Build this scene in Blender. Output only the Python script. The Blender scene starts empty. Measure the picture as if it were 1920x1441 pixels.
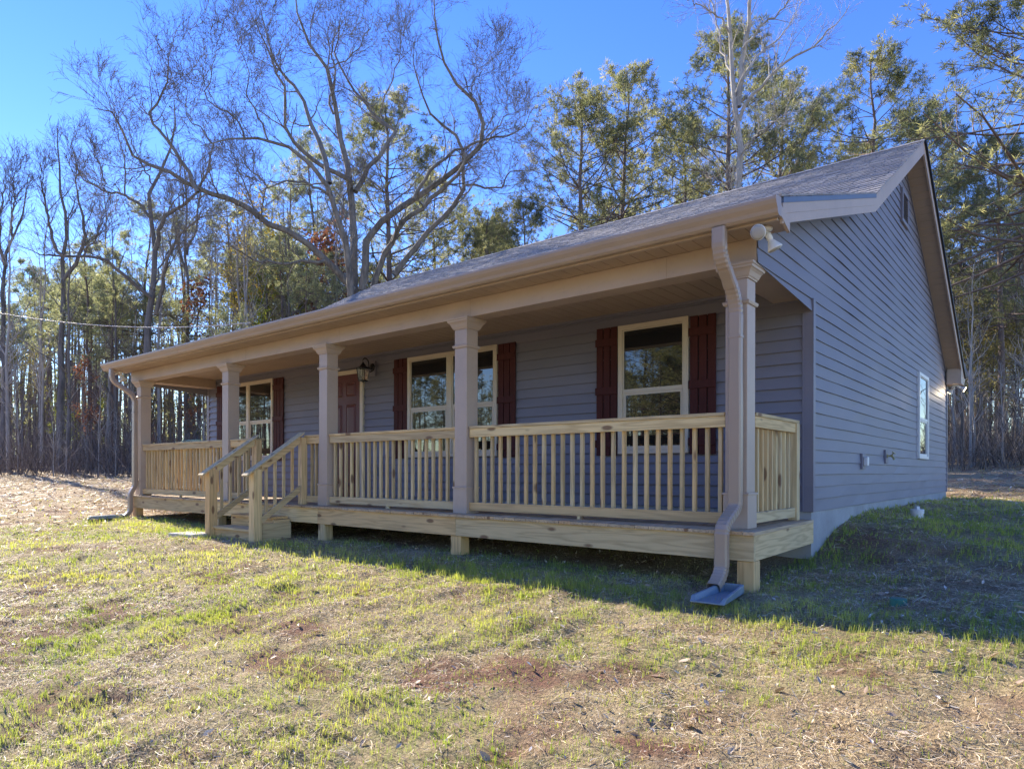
import bpy, math, random
import numpy as np
from mathutils import Vector, Matrix

random.seed(7)
SC = bpy.context.scene
COL = SC.collection
R = math.radians

# ------------------------------------------------------------------ camera
CAM_F, CAM_CY = 1276.46, 883.9           # focal length and horizon row, in pixels of the 1920 px wide photograph
YAW, ROLL = 39.28, -0.127
CAM_POS = Vector((1.945, -5.435, 0.479))
cd = bpy.data.cameras.new('camera')
cam = bpy.data.objects.new('camera', cd)
COL.objects.link(cam)
SC.camera = cam
cd.sensor_width = 36.0
cd.sensor_fit = 'HORIZONTAL'
cd.lens = CAM_F / 1920 * 36
cd.shift_y = (CAM_CY - 720.5) / 1920
cd.clip_start = 0.05
cd.clip_end = 3000
cam.location = CAM_POS
cam.rotation_euler = (R(90), 0, R(YAW))
cam.rotation_euler = (Matrix.Rotation(R(YAW), 3, 'Z') @ Matrix.Rotation(R(90), 3, 'X') @ Matrix.Rotation(R(-ROLL), 3, 'Z')).to_euler()

# ------------------------------------------------------------------ world and sun
SUN_EL, SUN_A = 29.0, 6.5                # elevation; the light travels along +X turned this much towards -Y
SKY_STRENGTH, SUN_STRENGTH, EXPOSURE = 0.142, 5.0, 1.30
world = bpy.data.worlds.new('World')
SC.world = world
world.use_nodes = True
wn = world.node_tree
bg = wn.nodes['Background']
sky = wn.nodes.new('ShaderNodeTexSky')
sky.sky_type = 'NISHITA'
sky.sun_disc = False
sky.sun_elevation = R(SUN_EL)
sky.sun_rotation = R(270 + SUN_A)
sky.air_density = 1.0
sky.dust_density = 0.0
sky.ozone_density = 2.5
hs = wn.nodes.new('ShaderNodeHueSaturation')
hs.inputs['Hue'].default_value = 0.524
hs.inputs['Saturation'].default_value = 1.30
wn.links.new(sky.outputs[0], hs.inputs['Color'])
wn.links.new(hs.outputs[0], bg.inputs['Color'])
bg.inputs['Strength'].default_value = SKY_STRENGTH
sl = bpy.data.lights.new('sun', 'SUN')
sl.energy = SUN_STRENGTH
sl.angle = R(0.55)
sl.color = (1.0, 0.90, 0.74)
sun = bpy.data.objects.new('sun', sl)
COL.objects.link(sun)
ld = Vector((math.cos(R(SUN_EL)) * math.cos(R(SUN_A)), -math.cos(R(SUN_EL)) * math.sin(R(SUN_A)), -math.sin(R(SUN_EL))))
sun.rotation_euler = ld.to_track_quat('-Z', 'Y').to_euler()
sun.location = (-30, 5, 20)
SC.view_settings.view_transform = 'Standard'
SC.view_settings.look = 'None'
SC.view_settings.exposure = EXPOSURE
SC.view_settings.gamma = 1.0
SC.cycles.max_bounces = 8
SC.cycles.diffuse_bounces = 4
SC.cycles.transparent_max_bounces = 8

# direction helpers: a spot seen in the photograph -> a real place at a chosen depth
_y = R(YAW)
FW = np.array([-math.sin(_y), math.cos(_y), 0.0])
RT = np.array([math.cos(_y), math.sin(_y), 0.0])
CP = np.array(CAM_POS)


def at(px, py, depth):
    return CP + depth * (FW + RT * (px - 960) / CAM_F) - np.array([0, 0, 1.0]) * depth * (py - CAM_CY) / CAM_F


# ------------------------------------------------------------------ materials
def new_mat(name):
    m = bpy.data.materials.new(name)
    m.use_nodes = True
    nt = m.node_tree
    return m, nt, nt.nodes['Principled BSDF']


def nd(nt, t, **kw):
    n = nt.nodes.new(t)
    for k, v in kw.items():
        setattr(n, k, v)
    return n


def mapping(nt, scale=(1, 1, 1), coord='Object'):
    tc = nd(nt, 'ShaderNodeTexCoord')
    mp = nd(nt, 'ShaderNodeMapping')
    mp.inputs['Scale'].default_value = scale
    nt.links.new(tc.outputs[coord], mp.inputs['Vector'])
    return mp.outputs[0]


def noise(nt, vec, scale, detail=4, rough=0.55, w=None):
    n = nd(nt, 'ShaderNodeTexNoise')
    if w is not None:
        n.noise_dimensions = '4D'
        nt.links.new(w, n.inputs['W'])
    n.inputs['Scale'].default_value = scale
    n.inputs['Detail'].default_value = detail
    n.inputs['Roughness'].default_value = rough
    nt.links.new(vec, n.inputs['Vector'])
    return n.outputs['Fac']


def ramp(nt, fac, stops, interp='LINEAR'):
    r = nd(nt, 'ShaderNodeValToRGB')
    r.color_ramp.interpolation = interp
    e = r.color_ramp.elements
    while len(e) < len(stops):
        e.new(0.5)
    for el, (p, c) in zip(e, stops):
        el.position = p
        el.color = (*c, 1) if len(c) == 3 else c
    nt.links.new(fac, r.inputs[0])
    return r.outputs[0]


def mixc(nt, fac, a, b, mode='MIX'):
    m = nd(nt, 'ShaderNodeMix', data_type='RGBA', blend_type=mode)
    for s, v in ((m.inputs['Factor'], fac), (m.inputs[6], a), (m.inputs[7], b)):
        if hasattr(v, 'is_output') or hasattr(v, 'links'):
            nt.links.new(v, s)
        elif isinstance(v, (int, float)):
            s.default_value = v
        else:
            s.default_value = (*v, 1)
    return m.outputs[2]


def mathn(nt, op, a, b=0.0):
    m = nd(nt, 'ShaderNodeMath', operation=op)
    for s, v in ((m.inputs[0], a), (m.inputs[1], b)):
        if hasattr(v, 'links'):
            nt.links.new(v, s)
        else:
            s.default_value = v
    return m.outputs[0]


def bump(nt, bsdf, h, strength=0.3, dist=0.01):
    b = nd(nt, 'ShaderNodeBump')
    b.inputs['Strength'].default_value = strength
    b.inputs['Distance'].default_value = dist
    nt.links.new(h, b.inputs['Height'])
    nt.links.new(b.outputs[0], bsdf.inputs['Normal'])


def paint(name, col, rough=0.5, var=0.12, scale=3.0, bstr=0.15, stretch=(1, 1, 1), grime=0.0):
    m, nt, b = new_mat(name)
    v = mapping(nt, stretch)
    f = noise(nt, v, scale, 5)
    lo = tuple(c * (1 - var) for c in col)
    hi = tuple(min(1, c * (1 + var)) for c in col)
    c = ramp(nt, f, [(0.3, lo), (0.7, hi)])
    if grime:
        g = noise(nt, v, scale * 7, 6, 0.7)
        gm = ramp(nt, g, [(0.52, (0, 0, 0)), (0.75, (1, 1, 1))])
        c = mixc(nt, mathn(nt, 'MULTIPLY', gm, grime), c, (0.2, 0.13, 0.08))
    nt.links.new(c, b.inputs['Base Color'])
    b.inputs['Roughness'].default_value = rough
    bump(nt, b, noise(nt, v, scale * 25, 3), bstr, 0.003)
    return m


def wood(name, axis, base=(0.66, 0.50, 0.265), dark=(0.47, 0.325, 0.155), knot=True):
    """pressure treated pine, grain along one axis; every board object gets its own shade"""
    m, nt, b = new_mat(name)
    sc = [9.0, 9.0, 9.0]
    sc[axis] = 0.55
    tc = nd(nt, 'ShaderNodeTexCoord')
    oi = nd(nt, 'ShaderNodeObjectInfo')
    geo = nd(nt, 'ShaderNodeNewGeometry')
    rnd = mathn(nt, 'ADD', oi.outputs['Random'], mathn(nt, 'MULTIPLY', geo.outputs['Random Per Island'], 7.3))
    mp = nd(nt, 'ShaderNodeMapping')
    mp.inputs['Scale'].default_value = sc
    nt.links.new(tc.outputs['Object'], mp.inputs['Vector'])
    w = mathn(nt, 'MULTIPLY', rnd, 37.0)
    warp = noise(nt, mp.outputs[0], 0.9, 3, 0.5, w)
    wv = nd(nt, 'ShaderNodeMath', operation='SINE')
    nt.links.new(mathn(nt, 'MULTIPLY', warp, 62.0), wv.inputs[0])
    ring = mathn(nt, 'MULTIPLY', mathn(nt, 'ADD', wv.outputs[0], 1.0), 0.5)
    fine = noise(nt, mp.outputs[0], 6.0, 5, 0.65, w)
    f = mathn(nt, 'ADD', mathn(nt, 'MULTIPLY', ring, 0.42), mathn(nt, 'MULTIPLY', fine, 0.55))
    c = ramp(nt, f, [(0.15, dark), (0.5, base), (0.85, tuple(min(1, x * 1.15) for x in base))])
    # slow stain and per-board tone
    st = noise(nt, tc.outputs['Object'], 1.3, 3, 0.5, w)
    c = mixc(nt, mathn(nt, 'MULTIPLY', ramp(nt, st, [(0.35, (0, 0, 0)), (0.7, (1, 1, 1))]), 0.35), c, (0.50, 0.41, 0.24))
    tone = ramp(nt, mathn(nt, 'FRACT', mathn(nt, 'MULTIPLY', rnd, 5.77)), [(0.0, (0.80, 0.76, 0.70)), (0.5, (1, 1, 1)), (0.75, (1.0, 0.85, 0.68)), (1.0, (1.15, 1.13, 1.02))])
    c = mixc(nt, 1.0, c, tone, 'MULTIPLY')
    if knot:
        vo = nd(nt, 'ShaderNodeTexVoronoi')
        ks = [7.0, 7.0, 7.0]
        ks[axis] = 2.6
        mk = nd(nt, 'ShaderNodeMapping')
        mk.inputs['Scale'].default_value = ks
        nt.links.new(tc.outputs['Object'], mk.inputs['Vector'])
        va = nd(nt, 'ShaderNodeVectorMath', operation='ADD')
        nt.links.new(mk.outputs[0], va.inputs[0])
        nt.links.new(w, va.inputs[1])
        nt.links.new(va.outputs[0], vo.inputs['Vector'])
        vo.inputs['Scale'].default_value = 1.0
        kf = ramp(nt, vo.outputs['Distance'], [(0.12, (1, 1, 1)), (0.20, (0, 0, 0))])
        c = mixc(nt, mathn(nt, 'MULTIPLY', kf, 0.85), c, (0.17, 0.085, 0.04))
    nt.links.new(c, b.inputs['Base Color'])
    b.inputs['Roughness'].default_value = 0.75
    bump(nt, b, f, 0.25, 0.004)
    return m


def island_mat(name, stops, rough=0.8, transl=0.0, attr=None, tcol=None, spec=0.3):
    """colour by random face island, optionally tinted by a point attribute"""
    m, nt, b = new_mat(name)
    g = nd(nt, 'ShaderNodeNewGeometry')
    f = g.outputs['Random Per Island']
    if attr:
        a = nd(nt, 'ShaderNodeAttribute', attribute_name=attr)
        f = mathn(nt, 'ADD', mathn(nt, 'MULTIPLY', f, 0.4), mathn(nt, 'MULTIPLY', a.outputs['Fac'], 0.6))
    c = ramp(nt, f, stops)
    nt.links.new(c, b.inputs['Base Color'])
    b.inputs['Roughness'].default_value = rough
    b.inputs['Specular IOR Level'].default_value = spec
    if transl:
        t = nd(nt, 'ShaderNodeBsdfTranslucent')
        tc = mixc(nt, 1.0, c, tcol or (1.3, 1.35, 0.8), 'MULTIPLY')
        nt.links.new(tc, t.inputs['Color'])
        mx = nd(nt, 'ShaderNodeMixShader')
        mx.inputs[0].default_value = transl
        nt.links.new(b.outputs[0], mx.inputs[1])
        nt.links.new(t.outputs[0], mx.inputs[2])
        nt.links.new(mx.outputs[0], nt.nodes['Material Output'].inputs['Surface'])
    return m


def bark(name, a, b_, scale=6.0, bstr=0.8):
    m, nt, b = new_mat(name)
    v = mapping(nt, (1, 1, 0.22))
    f = noise(nt, v, scale, 8, 0.7)
    big = noise(nt, mapping(nt, (1, 1, 0.5)), 0.7, 3)
    c = ramp(nt, f, [(0.35, a), (0.65, b_)])
    c = mixc(nt, mathn(nt, 'MULTIPLY', ramp(nt, big, [(0.4, (0, 0, 0)), (0.7, (1, 1, 1))]), 0.4), c, tuple(x * 1.35 for x in b_))
    nt.links.new(c, b.inputs['Base Color'])
    b.inputs['Roughness'].default_value = 0.9
    bump(nt, b, f, bstr, 0.03)
    return m


M = {}
M['siding'] = paint('grey_siding', (0.192, 0.186, 0.222), 0.55, 0.05, 1.2, 0.25, (1, 1, 4))
_nt = M['siding'].node_tree
_b = _nt.nodes['Principled BSDF']
_src = _b.inputs['Base Color'].links[0].from_socket
_g = _nt.nodes.new('ShaderNodeNewGeometry')
_nt.links.new(mixc(_nt, 1.0, _src, ramp(_nt, _g.outputs['Random Per Island'], [(0, (.93, .93, .94)), (1, (1.06, 1.06, 1.05))]), 'MULTIPLY'), _b.inputs['Base Color'])
M['siding_trim'] = paint('grey_trim', (0.192, 0.180, 0.216), 0.5, 0.05, 2, 0.1)
M['tan'] = paint('tan_trim', (0.47, 0.36, 0.275), 0.5, 0.07, 2.0, 0.3, grime=.10)
M['gutter'] = paint('tan_gutter', (0.375, 0.28, 0.205), 0.38, 0.05, 2.0, 0.05)
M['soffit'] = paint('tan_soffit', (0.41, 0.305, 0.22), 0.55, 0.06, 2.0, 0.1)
M['clay_trim'] = paint('cream_window_trim', (0.60, 0.52, 0.40), 0.45, 0.04, 2.0, 0.05)
M['red'] = paint('oxblood_paint', (0.070, 0.019, 0.017), 0.65, 0.15, 5.0, 0.5, (3, 3, 0.4))
M['red'].node_tree.nodes['Principled BSDF'].inputs['Specular IOR Level'].default_value = 0.2
M['door'] = paint('oxblood_door', (0.095, 0.013, 0.014), 0.38, 0.1, 3.0, 0.3, (3, 3, 0.4))
M['white'] = paint('white_plastic', (0.72, 0.71, 0.68), 0.4, 0.04, 3.0, 0.05)
M['black'] = paint('black_metal', (0.012, 0.012, 0.014), 0.35, 0.2, 8.0, 0.1)
M['brass'] = paint('weathered_brass', (0.35, 0.30, 0.14), 0.35, 0.2, 9.0, 0.1)
M['drip'] = paint('blue_grey_drip_edge', (0.11, 0.13, 0.165), 0.4, 0.1, 3.0, 0.1)
M['concrete'] = paint('parged_concrete', (0.36, 0.36, 0.355), 0.9, 0.14, 2.2, 0.9, grime=0.25)
M['gutter'].node_tree.nodes['Principled BSDF'].inputs['Specular IOR Level'].default_value = 0.6
M['splash'] = paint('grey_green_plastic', (0.20, 0.25, 0.285), 0.5, 0.12, 5.0, 0.15, grime=0.15)
M['pvc'] = paint('white_pipe', (0.70, 0.69, 0.67), 0.45, 0.06, 6.0, 0.1, grime=0.2)
M['green_plastic'] = paint('green_plastic', (0.03, 0.15, 0.11), 0.5, 0.1, 6.0, 0.1)
M['pale_green'] = paint('pale_green_paint', (0.42, 0.50, 0.30), 0.5, 0.05, 3.0, 0.05)
M['paver'] = paint('pale_concrete_paver', (0.62, 0.58, 0.52), 0.9, 0.15, 9.0, 0.9)
M['wood_x'] = wood('treated_pine_x', 0)
M['wood_y'] = wood('treated_pine_y', 1)
M['wood_z'] = wood('treated_pine_z', 2)
M['deckwood'] = wood('deck_boards', 1, (0.52, 0.39, 0.25), (0.34, 0.23, 0.14))
M['wire'] = paint('power_cable', (0.42, 0.41, 0.40), 0.4, 0.2, 8.0, 0.1)

m, nt, b = new_mat('window_glass')
b.inputs['Base Color'].default_value = (0.012, 0.013, 0.014, 1)
b.inputs['Roughness'].default_value = 0.015
b.inputs['IOR'].default_value = 2.05
gv = mapping(nt)
bump(nt, b, noise(nt, gv, 1.1, 2), 0.02, 0.02)
M['glass'] = m
m, nt, b = new_mat('lantern_glass')
b.inputs['Base Color'].default_value = (0.9, 0.9, 0.9, 1)
b.inputs['Roughness'].default_value = 0.08
b.inputs['Transmission Weight'].default_value = 0.92
b.inputs['IOR'].default_value = 1.2
M['lglass'] = m
m, nt, b = new_mat('frosted_lens')
b.inputs['Base Color'].default_value = (0.40, 0.385, 0.35, 1)
b.inputs['Roughness'].default_value = 0.3
M['lens'] = m
m, nt, b = new_mat('lit_lens')
b.inputs['Base Color'].default_value = (0.9, 0.85, 0.7, 1)
b.inputs['Emission Color'].default_value = (1.0, 0.86, 0.55, 1)
b.inputs['Emission Strength'].default_value = 9.0
M['lit'] = m
# asphalt shingles: granules, one shade per tab
m, nt, b = new_mat('asphalt_shingles')
g = nd(nt, 'ShaderNodeNewGeometry')
c = ramp(nt, g.outputs['Random Per Island'], [(0.0, (0.26, 0.245, 0.24)), (0.45, (0.30, 0.285, 0.28)), (1.0, (0.36, 0.34, 0.33))])
v = mapping(nt)
gr = noise(nt, v, 260, 2)
c = mixc(nt, 1.0, c, ramp(nt, gr, [(0.35, (0.75, 0.75, 0.75)), (0.65, (1.25, 1.23, 1.2))]), 'MULTIPLY')
nt.links.new(c, b.inputs['Base Color'])
b.inputs['Roughness'].default_value = 0.92
bump(nt, b, gr, 0.5, 0.004)
M['shingle'] = m
M['bark_pine'] = bark('pine_bark', (0.075, 0.056, 0.050), (0.23, 0.175, 0.150))
M['bark_oak'] = bark('oak_bark', (0.075, 0.068, 0.060), (0.25, 0.225, 0.195), 7)
M['bark_grey'] = bark('grey_bark', (0.08, 0.073, 0.068), (0.22, 0.197, 0.18), 5)
M['bark_pale'] = bark('pale_bark', (0.20, 0.185, 0.17), (0.47, 0.44, 0.405), 4)
PINE_STOPS = [(0.05, (0.080, 0.098, 0.062)), (0.40, (0.165, 0.182, 0.098)), (0.70, (0.29, 0.295, 0.150)), (0.97, (0.46, 0.43, 0.23))]
M['needles'] = island_mat('pine_needles', PINE_STOPS, 0.5, 0.65, 'tint', (1.25, 1.22, 0.95), 0.5)
M['needles_hazed'] = island_mat('hazed_pine_needles', [(p, tuple(min(.6, x * 1.35 + .03) for x in c)) for p, c in PINE_STOPS], 0.5, 0.5, 'tint', (1.3, 1.3, 1.05), 0.5)  # paler copy of the needles: distance haze painted into the colour
M['needles_dark'] = island_mat('dark_pine_needles', [(p, tuple(x * 1.1 for x in c)) for p, c in PINE_STOPS], 0.5, 0.55, 'tint', (1.15, 1.15, 0.85), 0.4)
M['leaf_yellow'] = island_mat('yellow_leaves', [(0, (0.34, 0.22, 0.05)), (0.5, (0.48, 0.34, 0.08)), (1, (0.34, 0.34, 0.08))], 0.6, 0.45, 'tint')
M['leaf_green'] = island_mat('yellow_green_leaves', [(0, (0.10, 0.13, 0.03)), (0.5, (0.24, 0.27, 0.06)), (1, (0.42, 0.38, 0.09))], 0.6, 0.4, 'tint')
M['leaf_rust'] = island_mat('rust_leaves', [(0, (0.13, 0.065, 0.045)), (0.5, (0.20, 0.11, 0.07)), (1, (0.30, 0.20, 0.12))], 0.6, 0.4, 'tint', (1.4, 1.0, 0.8))
M['leaf_olive'] = island_mat('olive_leaves', [(0, (0.13, 0.12, 0.05)), (0.5, (0.22, 0.19, 0.08)), (1, (0.36, 0.29, 0.12))], 0.6, 0.35, 'tint')
M['grass'] = island_mat('grass_blades', [(0.0, (0.15, 0.21, 0.05)), (0.4, (0.32, 0.37, 0.10)), (0.75, (0.53, 0.50, 0.18)), (1.0, (0.70, 0.60, 0.32))], 0.5, 0.5, 'tint', (1.25, 1.35, 0.55))
M['straw'] = island_mat('dry_straw', [(0.0, (0.24, 0.15, 0.09)), (0.35, (0.54, 0.40, 0.24)), (0.75, (0.76, 0.62, 0.40)), (1.0, (0.90, 0.82, 0.66))], 0.6, 0.15, None, (1, 0.95, 0.8))
M['dead_leaf'] = island_mat('dead_leaves', [(0.0, (0.26, 0.17, 0.12)), (0.4, (0.44, 0.32, 0.23)), (0.8, (0.58, 0.48, 0.38)), (1.0, (0.80, 0.74, 0.66))], 0.55, 0.12)
M['twig'] = island_mat('brush_twigs', [(0.0, (0.07, 0.055, 0.05)), (0.5, (0.17, 0.14, 0.12)), (1.0, (0.33, 0.28, 0.24))], 0.8)


# ------------------------------------------------------------------ mesh helpers
def raw_mesh(name, V, F, mat, smooth=False, attrs=None):
    """V (n,3); F list of (m,k) int arrays with k = 3 or 4"""
    me = bpy.data.meshes.new(name)
    V = np.asarray(V, np.float32)
    F = [f for f in F if len(f)]
    me.vertices.add(len(V))
    me.vertices.foreach_set('co', V.ravel())
    nl = sum(f.size for f in F)
    npoly = sum(len(f) for f in F)
    me.loops.add(nl)
    me.loops.foreach_set('vertex_index', np.concatenate([f.ravel() for f in F]).astype(np.int32))
    tot = np.concatenate([np.full(len(f), f.shape[1], np.int32) for f in F])
    st = np.concatenate([[0], np.cumsum(tot)[:-1]]).astype(np.int32)
    me.polygons.add(npoly)
    me.polygons.foreach_set('loop_start', st)
    me.polygons.foreach_set('loop_total', tot)
    if smooth:
        me.polygons.foreach_set('use_smooth', np.ones(npoly, bool))
    me.update(calc_edges=True)
    for k, a in (attrs or {}).items():
        at_ = me.attributes.new(k, 'FLOAT', 'POINT')
        at_.data.foreach_set('value', np.asarray(a, np.float32))
    me.materials.append(mat)
    return me


def link(name, me, parent=None):
    o = bpy.data.objects.new(name, me)
    COL.objects.link(o)
    if parent is not None:
        o.parent = parent
        root = parent
        while root.parent is not None:
            root = root.parent
        o.matrix_parent_inverse = Matrix.Translation(-root.location) if parent is root else Matrix.Identity(4)
    return o


def tag(o, label=None, cat=None, group=None, kind=None):
    if label: o['label'] = label
    if cat: o['category'] = cat
    if group: o['group'] = group
    if kind: o['kind'] = kind
    return o


def empty(name, loc):
    o = bpy.data.objects.new(name, None)
    COL.objects.link(o)
    o.location = loc
    o.empty_display_size = 0.3
    return o


class MB:
    def __init__(s):
        s.v, s.f = [], []

    def add(s, vs, fs):
        n = len(s.v)
        s.v += [tuple(map(float, p)) for p in vs]
        s.f += [tuple(i + n for i in f) for f in fs]
        return s

    def box(s, x0, x1, y0, y1, z0, z1):
        x0, x1 = sorted((x0, x1)); y0, y1 = sorted((y0, y1)); z0, z1 = sorted((z0, z1))
        return s.add([(x0, y0, z0), (x1, y0, z0), (x1, y1, z0), (x0, y1, z0), (x0, y0, z1), (x1, y0, z1), (x1, y1, z1), (x0, y1, z1)],
                     [(0, 3, 2, 1), (4, 5, 6, 7), (0, 1, 5, 4), (1, 2, 6, 5), (2, 3, 7, 6), (3, 0, 4, 7)])

    def hexa(s, bot, top):
        return s.add(list(bot) + list(top), [(0, 3, 2, 1), (4, 5, 6, 7), (0, 1, 5, 4), (1, 2, 6, 5), (2, 3, 7, 6), (3, 0, 4, 7)])

    def prism_x(s, poly, x0, x1):
        """poly of (y, z) counter-clockwise seen from +X"""
        n = len(poly)
        a = [(x0, y, z) for y, z in poly]
        b_ = [(x1, y, z) for y, z in poly]
        return s.add(a + b_, [tuple(range(n - 1, -1, -1)), tuple(range(n, 2 * n))] + [(i, (i + 1) % n, n + (i + 1) % n, n + i) for i in range(n)])

    def prism_y(s, poly, y0, y1):
        n = len(poly)
        a = [(x, y0, z) for x, z in poly]
        b_ = [(x, y1, z) for x, z in poly]
        return s.add(a + b_, [tuple(range(n)), tuple(range(2 * n - 1, n - 1, -1))] + [(i, n + i, n + (i + 1) % n, (i + 1) % n) for i in range(n)])

    def prism_z(s, poly, z0, z1):
        n = len(poly)
        a = [(x, y, z0) for x, y in poly]
        b_ = [(x, y, z1) for x, y in poly]
        return s.add(a + b_, [tuple(range(n - 1, -1, -1)), tuple(range(n, 2 * n))] + [(i, (i + 1) % n, n + (i + 1) % n, n + i) for i in range(n)])

    def lathe(s, prof, loc, axis=(0, 0, 1), n=20):
        """prof: (radius, height) along axis from loc"""
        q = Vector(axis).normalized().to_track_quat('Z', 'Y').to_matrix()
        loc = Vector(loc)
        vs, fs = [], []
        for r_, h in prof:
            for k in range(n):
                a = 2 * math.pi * k / n
                vs.append(loc + q @ Vector((r_ * math.cos(a), r_ * math.sin(a), h)))
        for j in range(len(prof) - 1):
            for k in range(n):
                k2 = (k + 1) % n
                fs.append((j * n + k, j * n + k2, (j + 1) * n + k2, (j + 1) * n + k))
        fs.append(tuple(range(n - 1, -1, -1)))
        fs.append(tuple(range((len(prof) - 1) * n, len(prof) * n)))
        return s.add(vs, fs)

    def tube(s, pts, r_, n=8):
        rr = r_ if hasattr(r_, '__len__') else [r_] * len(pts)
        V, F = tubes(np.array(pts, float)[None], np.array(rr, float)[None], n)
        return s.add([tuple(p) for p in V], [tuple(f) for f in F])

    def build(s, name, mat, parent=None, smooth=False, bevel=0.0):
        me = bpy.data.meshes.new(name)
        me.from_pydata(s.v, [], s.f)
        me.update()
        me.materials.append(mat)
        if smooth:
            for p in me.polygons:
                p.use_smooth = True
        o = link(name, me, parent)
        if bevel:
            bv = o.modifiers.new('bevel', 'BEVEL')
            bv.width = bevel
            bv.segments = 2
            bv.limit_method = 'ANGLE'
        return o


def norm(a):
    return a / np.maximum(np.linalg.norm(a, axis=-1, keepdims=True), 1e-9)


def tubes(P, Rr, n=4):
    """P (m,k,3) polylines, Rr (m,k) radii -> V, F(quads)"""
    m_, k, _ = P.shape
    T = np.empty_like(P)
    T[:, 1:-1] = P[:, 2:] - P[:, :-2]
    T[:, 0] = P[:, 1] - P[:, 0]
    T[:, -1] = P[:, -1] - P[:, -2]
    T = norm(T)
    ref = np.where(np.abs(T[:, :1, 2:3]) > 0.8, np.array([1.0, 0, 0]), np.array([0, 0, 1.0]))
    U = norm(np.cross(np.broadcast_to(ref, T.shape), T))
    W = np.cross(T, U)
    a = np.arange(n) * 2 * np.pi / n
    V = P[:, :, None] + Rr[:, :, None, None] * (np.cos(a)[:, None] * U[:, :, None] + np.sin(a)[:, None] * W[:, :, None])
    V = V.reshape(-1, 3)
    i = np.arange(m_)[:, None, None] * (k * n) + np.arange(k - 1)[None, :, None] * n
    j = np.arange(n)[None, None, :]
    j2 = (j + 1) % n
    F = np.stack([i + j, i + j2, i + n + j2, i + n + j], -1).reshape(-1, 4)
    return V, F


def join(parts):
    Vs, Fs, off = [], [], 0
    for V, F in parts:
        Vs.append(V)
        Fs.append(F + off)
        off += len(V)
    return np.concatenate(Vs), Fs


# ------------------------------------------------------------------ terrain
_ctl = np.array([
    (-.08, .05, -.49), (-3.3, .05, -.45), (-5.9, .05, -.46), (-11.7, .05, -.42), (-7.8, -.5, -.48), (-6.6, -.5, -.475),
    (-1, -.75, -.51), (.9, -.74, -.50), (1.75, -.72, -.46), (-.15, 1.8, -.42), (-.1, 2.75, -.16), (-.1, 4.8, -.02), (-.1, 8, -.04),
    (-.1, 11.6, -.06), (.6, 4.9, -.15), (1.2, 11.4, -.12), (1.0, 0, -.42), (3, 2, -.38), (2.5, 6, -.15), (5, 8, 0), (4, 13, 0),
    (0, 18, .42), (6, 20, .7), (1.9, -5.4, -1.05), (-1, -4, -.88), (-4, -4, -.80), (4, -3, -.85), (-8, -6, -.85), (-12, -4, -.62), (-8, -3, -.56),
    (-16, -1.0, -.40), (-18, 2, -.25), (-34, 3.7, .25), (-26, 10.7, .30), (-20, 6, .02), (-6, 3, -.45), (-12.5, 6, -.2), (-12, 12, -.0), (-6, 14, .1),
    (-10, 30, .6), (-1, 31, 1.15), (6, 31, 1.25), (-30, 24, .6), (10, 0, -.3), (-20, -12, -.9), (5, -20, -1.6), (-40, -10, 0), (20, 20, .8), (-2, 45, 1.7), (-40, 40, 1.2)], float)


def _tps(r2):
    return 0.5 * r2 * np.log(np.maximum(r2, 1e-9))


_d2 = ((_ctl[:, None, :2] - _ctl[None, :, :2]) ** 2).sum(-1)
_n = len(_ctl)
_A = np.zeros((_n + 3, _n + 3))
_A[:_n, :_n] = _tps(_d2) + np.eye(_n) * 0.02
_A[:_n, _n] = 1
_A[:_n, _n + 1:] = _ctl[:, :2]
_A[_n:, :_n] = _A[:_n, _n:].T
_w = np.linalg.solve(_A, np.concatenate([_ctl[:, 2], np.zeros(3)]))


def vnoise(x, y, seed=0):
    xi, yi = np.floor(x).astype(np.int64), np.floor(y).astype(np.int64)
    fx, fy = x - xi, y - yi
    fx, fy = fx * fx * (3 - 2 * fx), fy * fy * (3 - 2 * fy)

    def h(a, b_):
        n = (a * 374761393 + b_ * 668265263 + seed * 2147483647) & 0xffffffff
        n = ((n ^ (n >> 13)) * 1274126177) & 0xffffffff
        return ((n ^ (n >> 16)) & 0xffff) / 65535.0
    return (h(xi, yi) * (1 - fx) + h(xi + 1, yi) * fx) * (1 - fy) + (h(xi, yi + 1) * (1 - fx) + h(xi + 1, yi + 1) * fx) * fy


def fbm(x, y, s, seed=0, o=4):
    t, a, tot = 0, 1.0, 0
    for k in range(o):
        t = t + a * vnoise(x / s, y / s, seed + k * 17)
        tot += a
        a *= 0.55
        s *= 0.5
    return t / tot


def ground_z(x, y, micro=True):
    x, y = np.atleast_1d(np.asarray(x, float)), np.atleast_1d(np.asarray(y, float))
    cx, cy = -8.0, 6.0
    r_ = np.hypot(x - cx, y - cy)
    k = np.minimum(1, 42 / np.maximum(r_, 1e-6))
    xx, yy = cx + (x - cx) * k, cy + (y - cy) * k
    z = np.empty_like(xx)
    for i in range(0, len(xx), 20000):
        sl_ = slice(i, i + 20000)
        d2 = (xx[sl_, None] - _ctl[None, :, 0]) ** 2 + (yy[sl_, None] - _ctl[None, :, 1]) ** 2
        z[sl_] = _tps(d2) @ _w[:_n] + _w[_n] + _w[_n + 1] * xx[sl_] + _w[_n + 2] * yy[sl_]
    if micro:
        inside = (x > -12.7) & (x < 0.1) & (y > -.1) & (y < 11.8)
        amp = np.where(inside, 0.2, 1.0)
        far = np.clip((r_ - 12) / 12, 0, 1)
        z = z + amp * ((fbm(x, y, .55, 3, 3) - .5) * .085 + (fbm(x, y, .13, 9, 3) - .5) * .058 * (1 - far) + (fbm(x, y, 2.6, 5, 3) - .5) * (.06 + .25 * far))
    return z


def gz(x, y):
    return float(ground_z([x], [y], False)[0])


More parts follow.
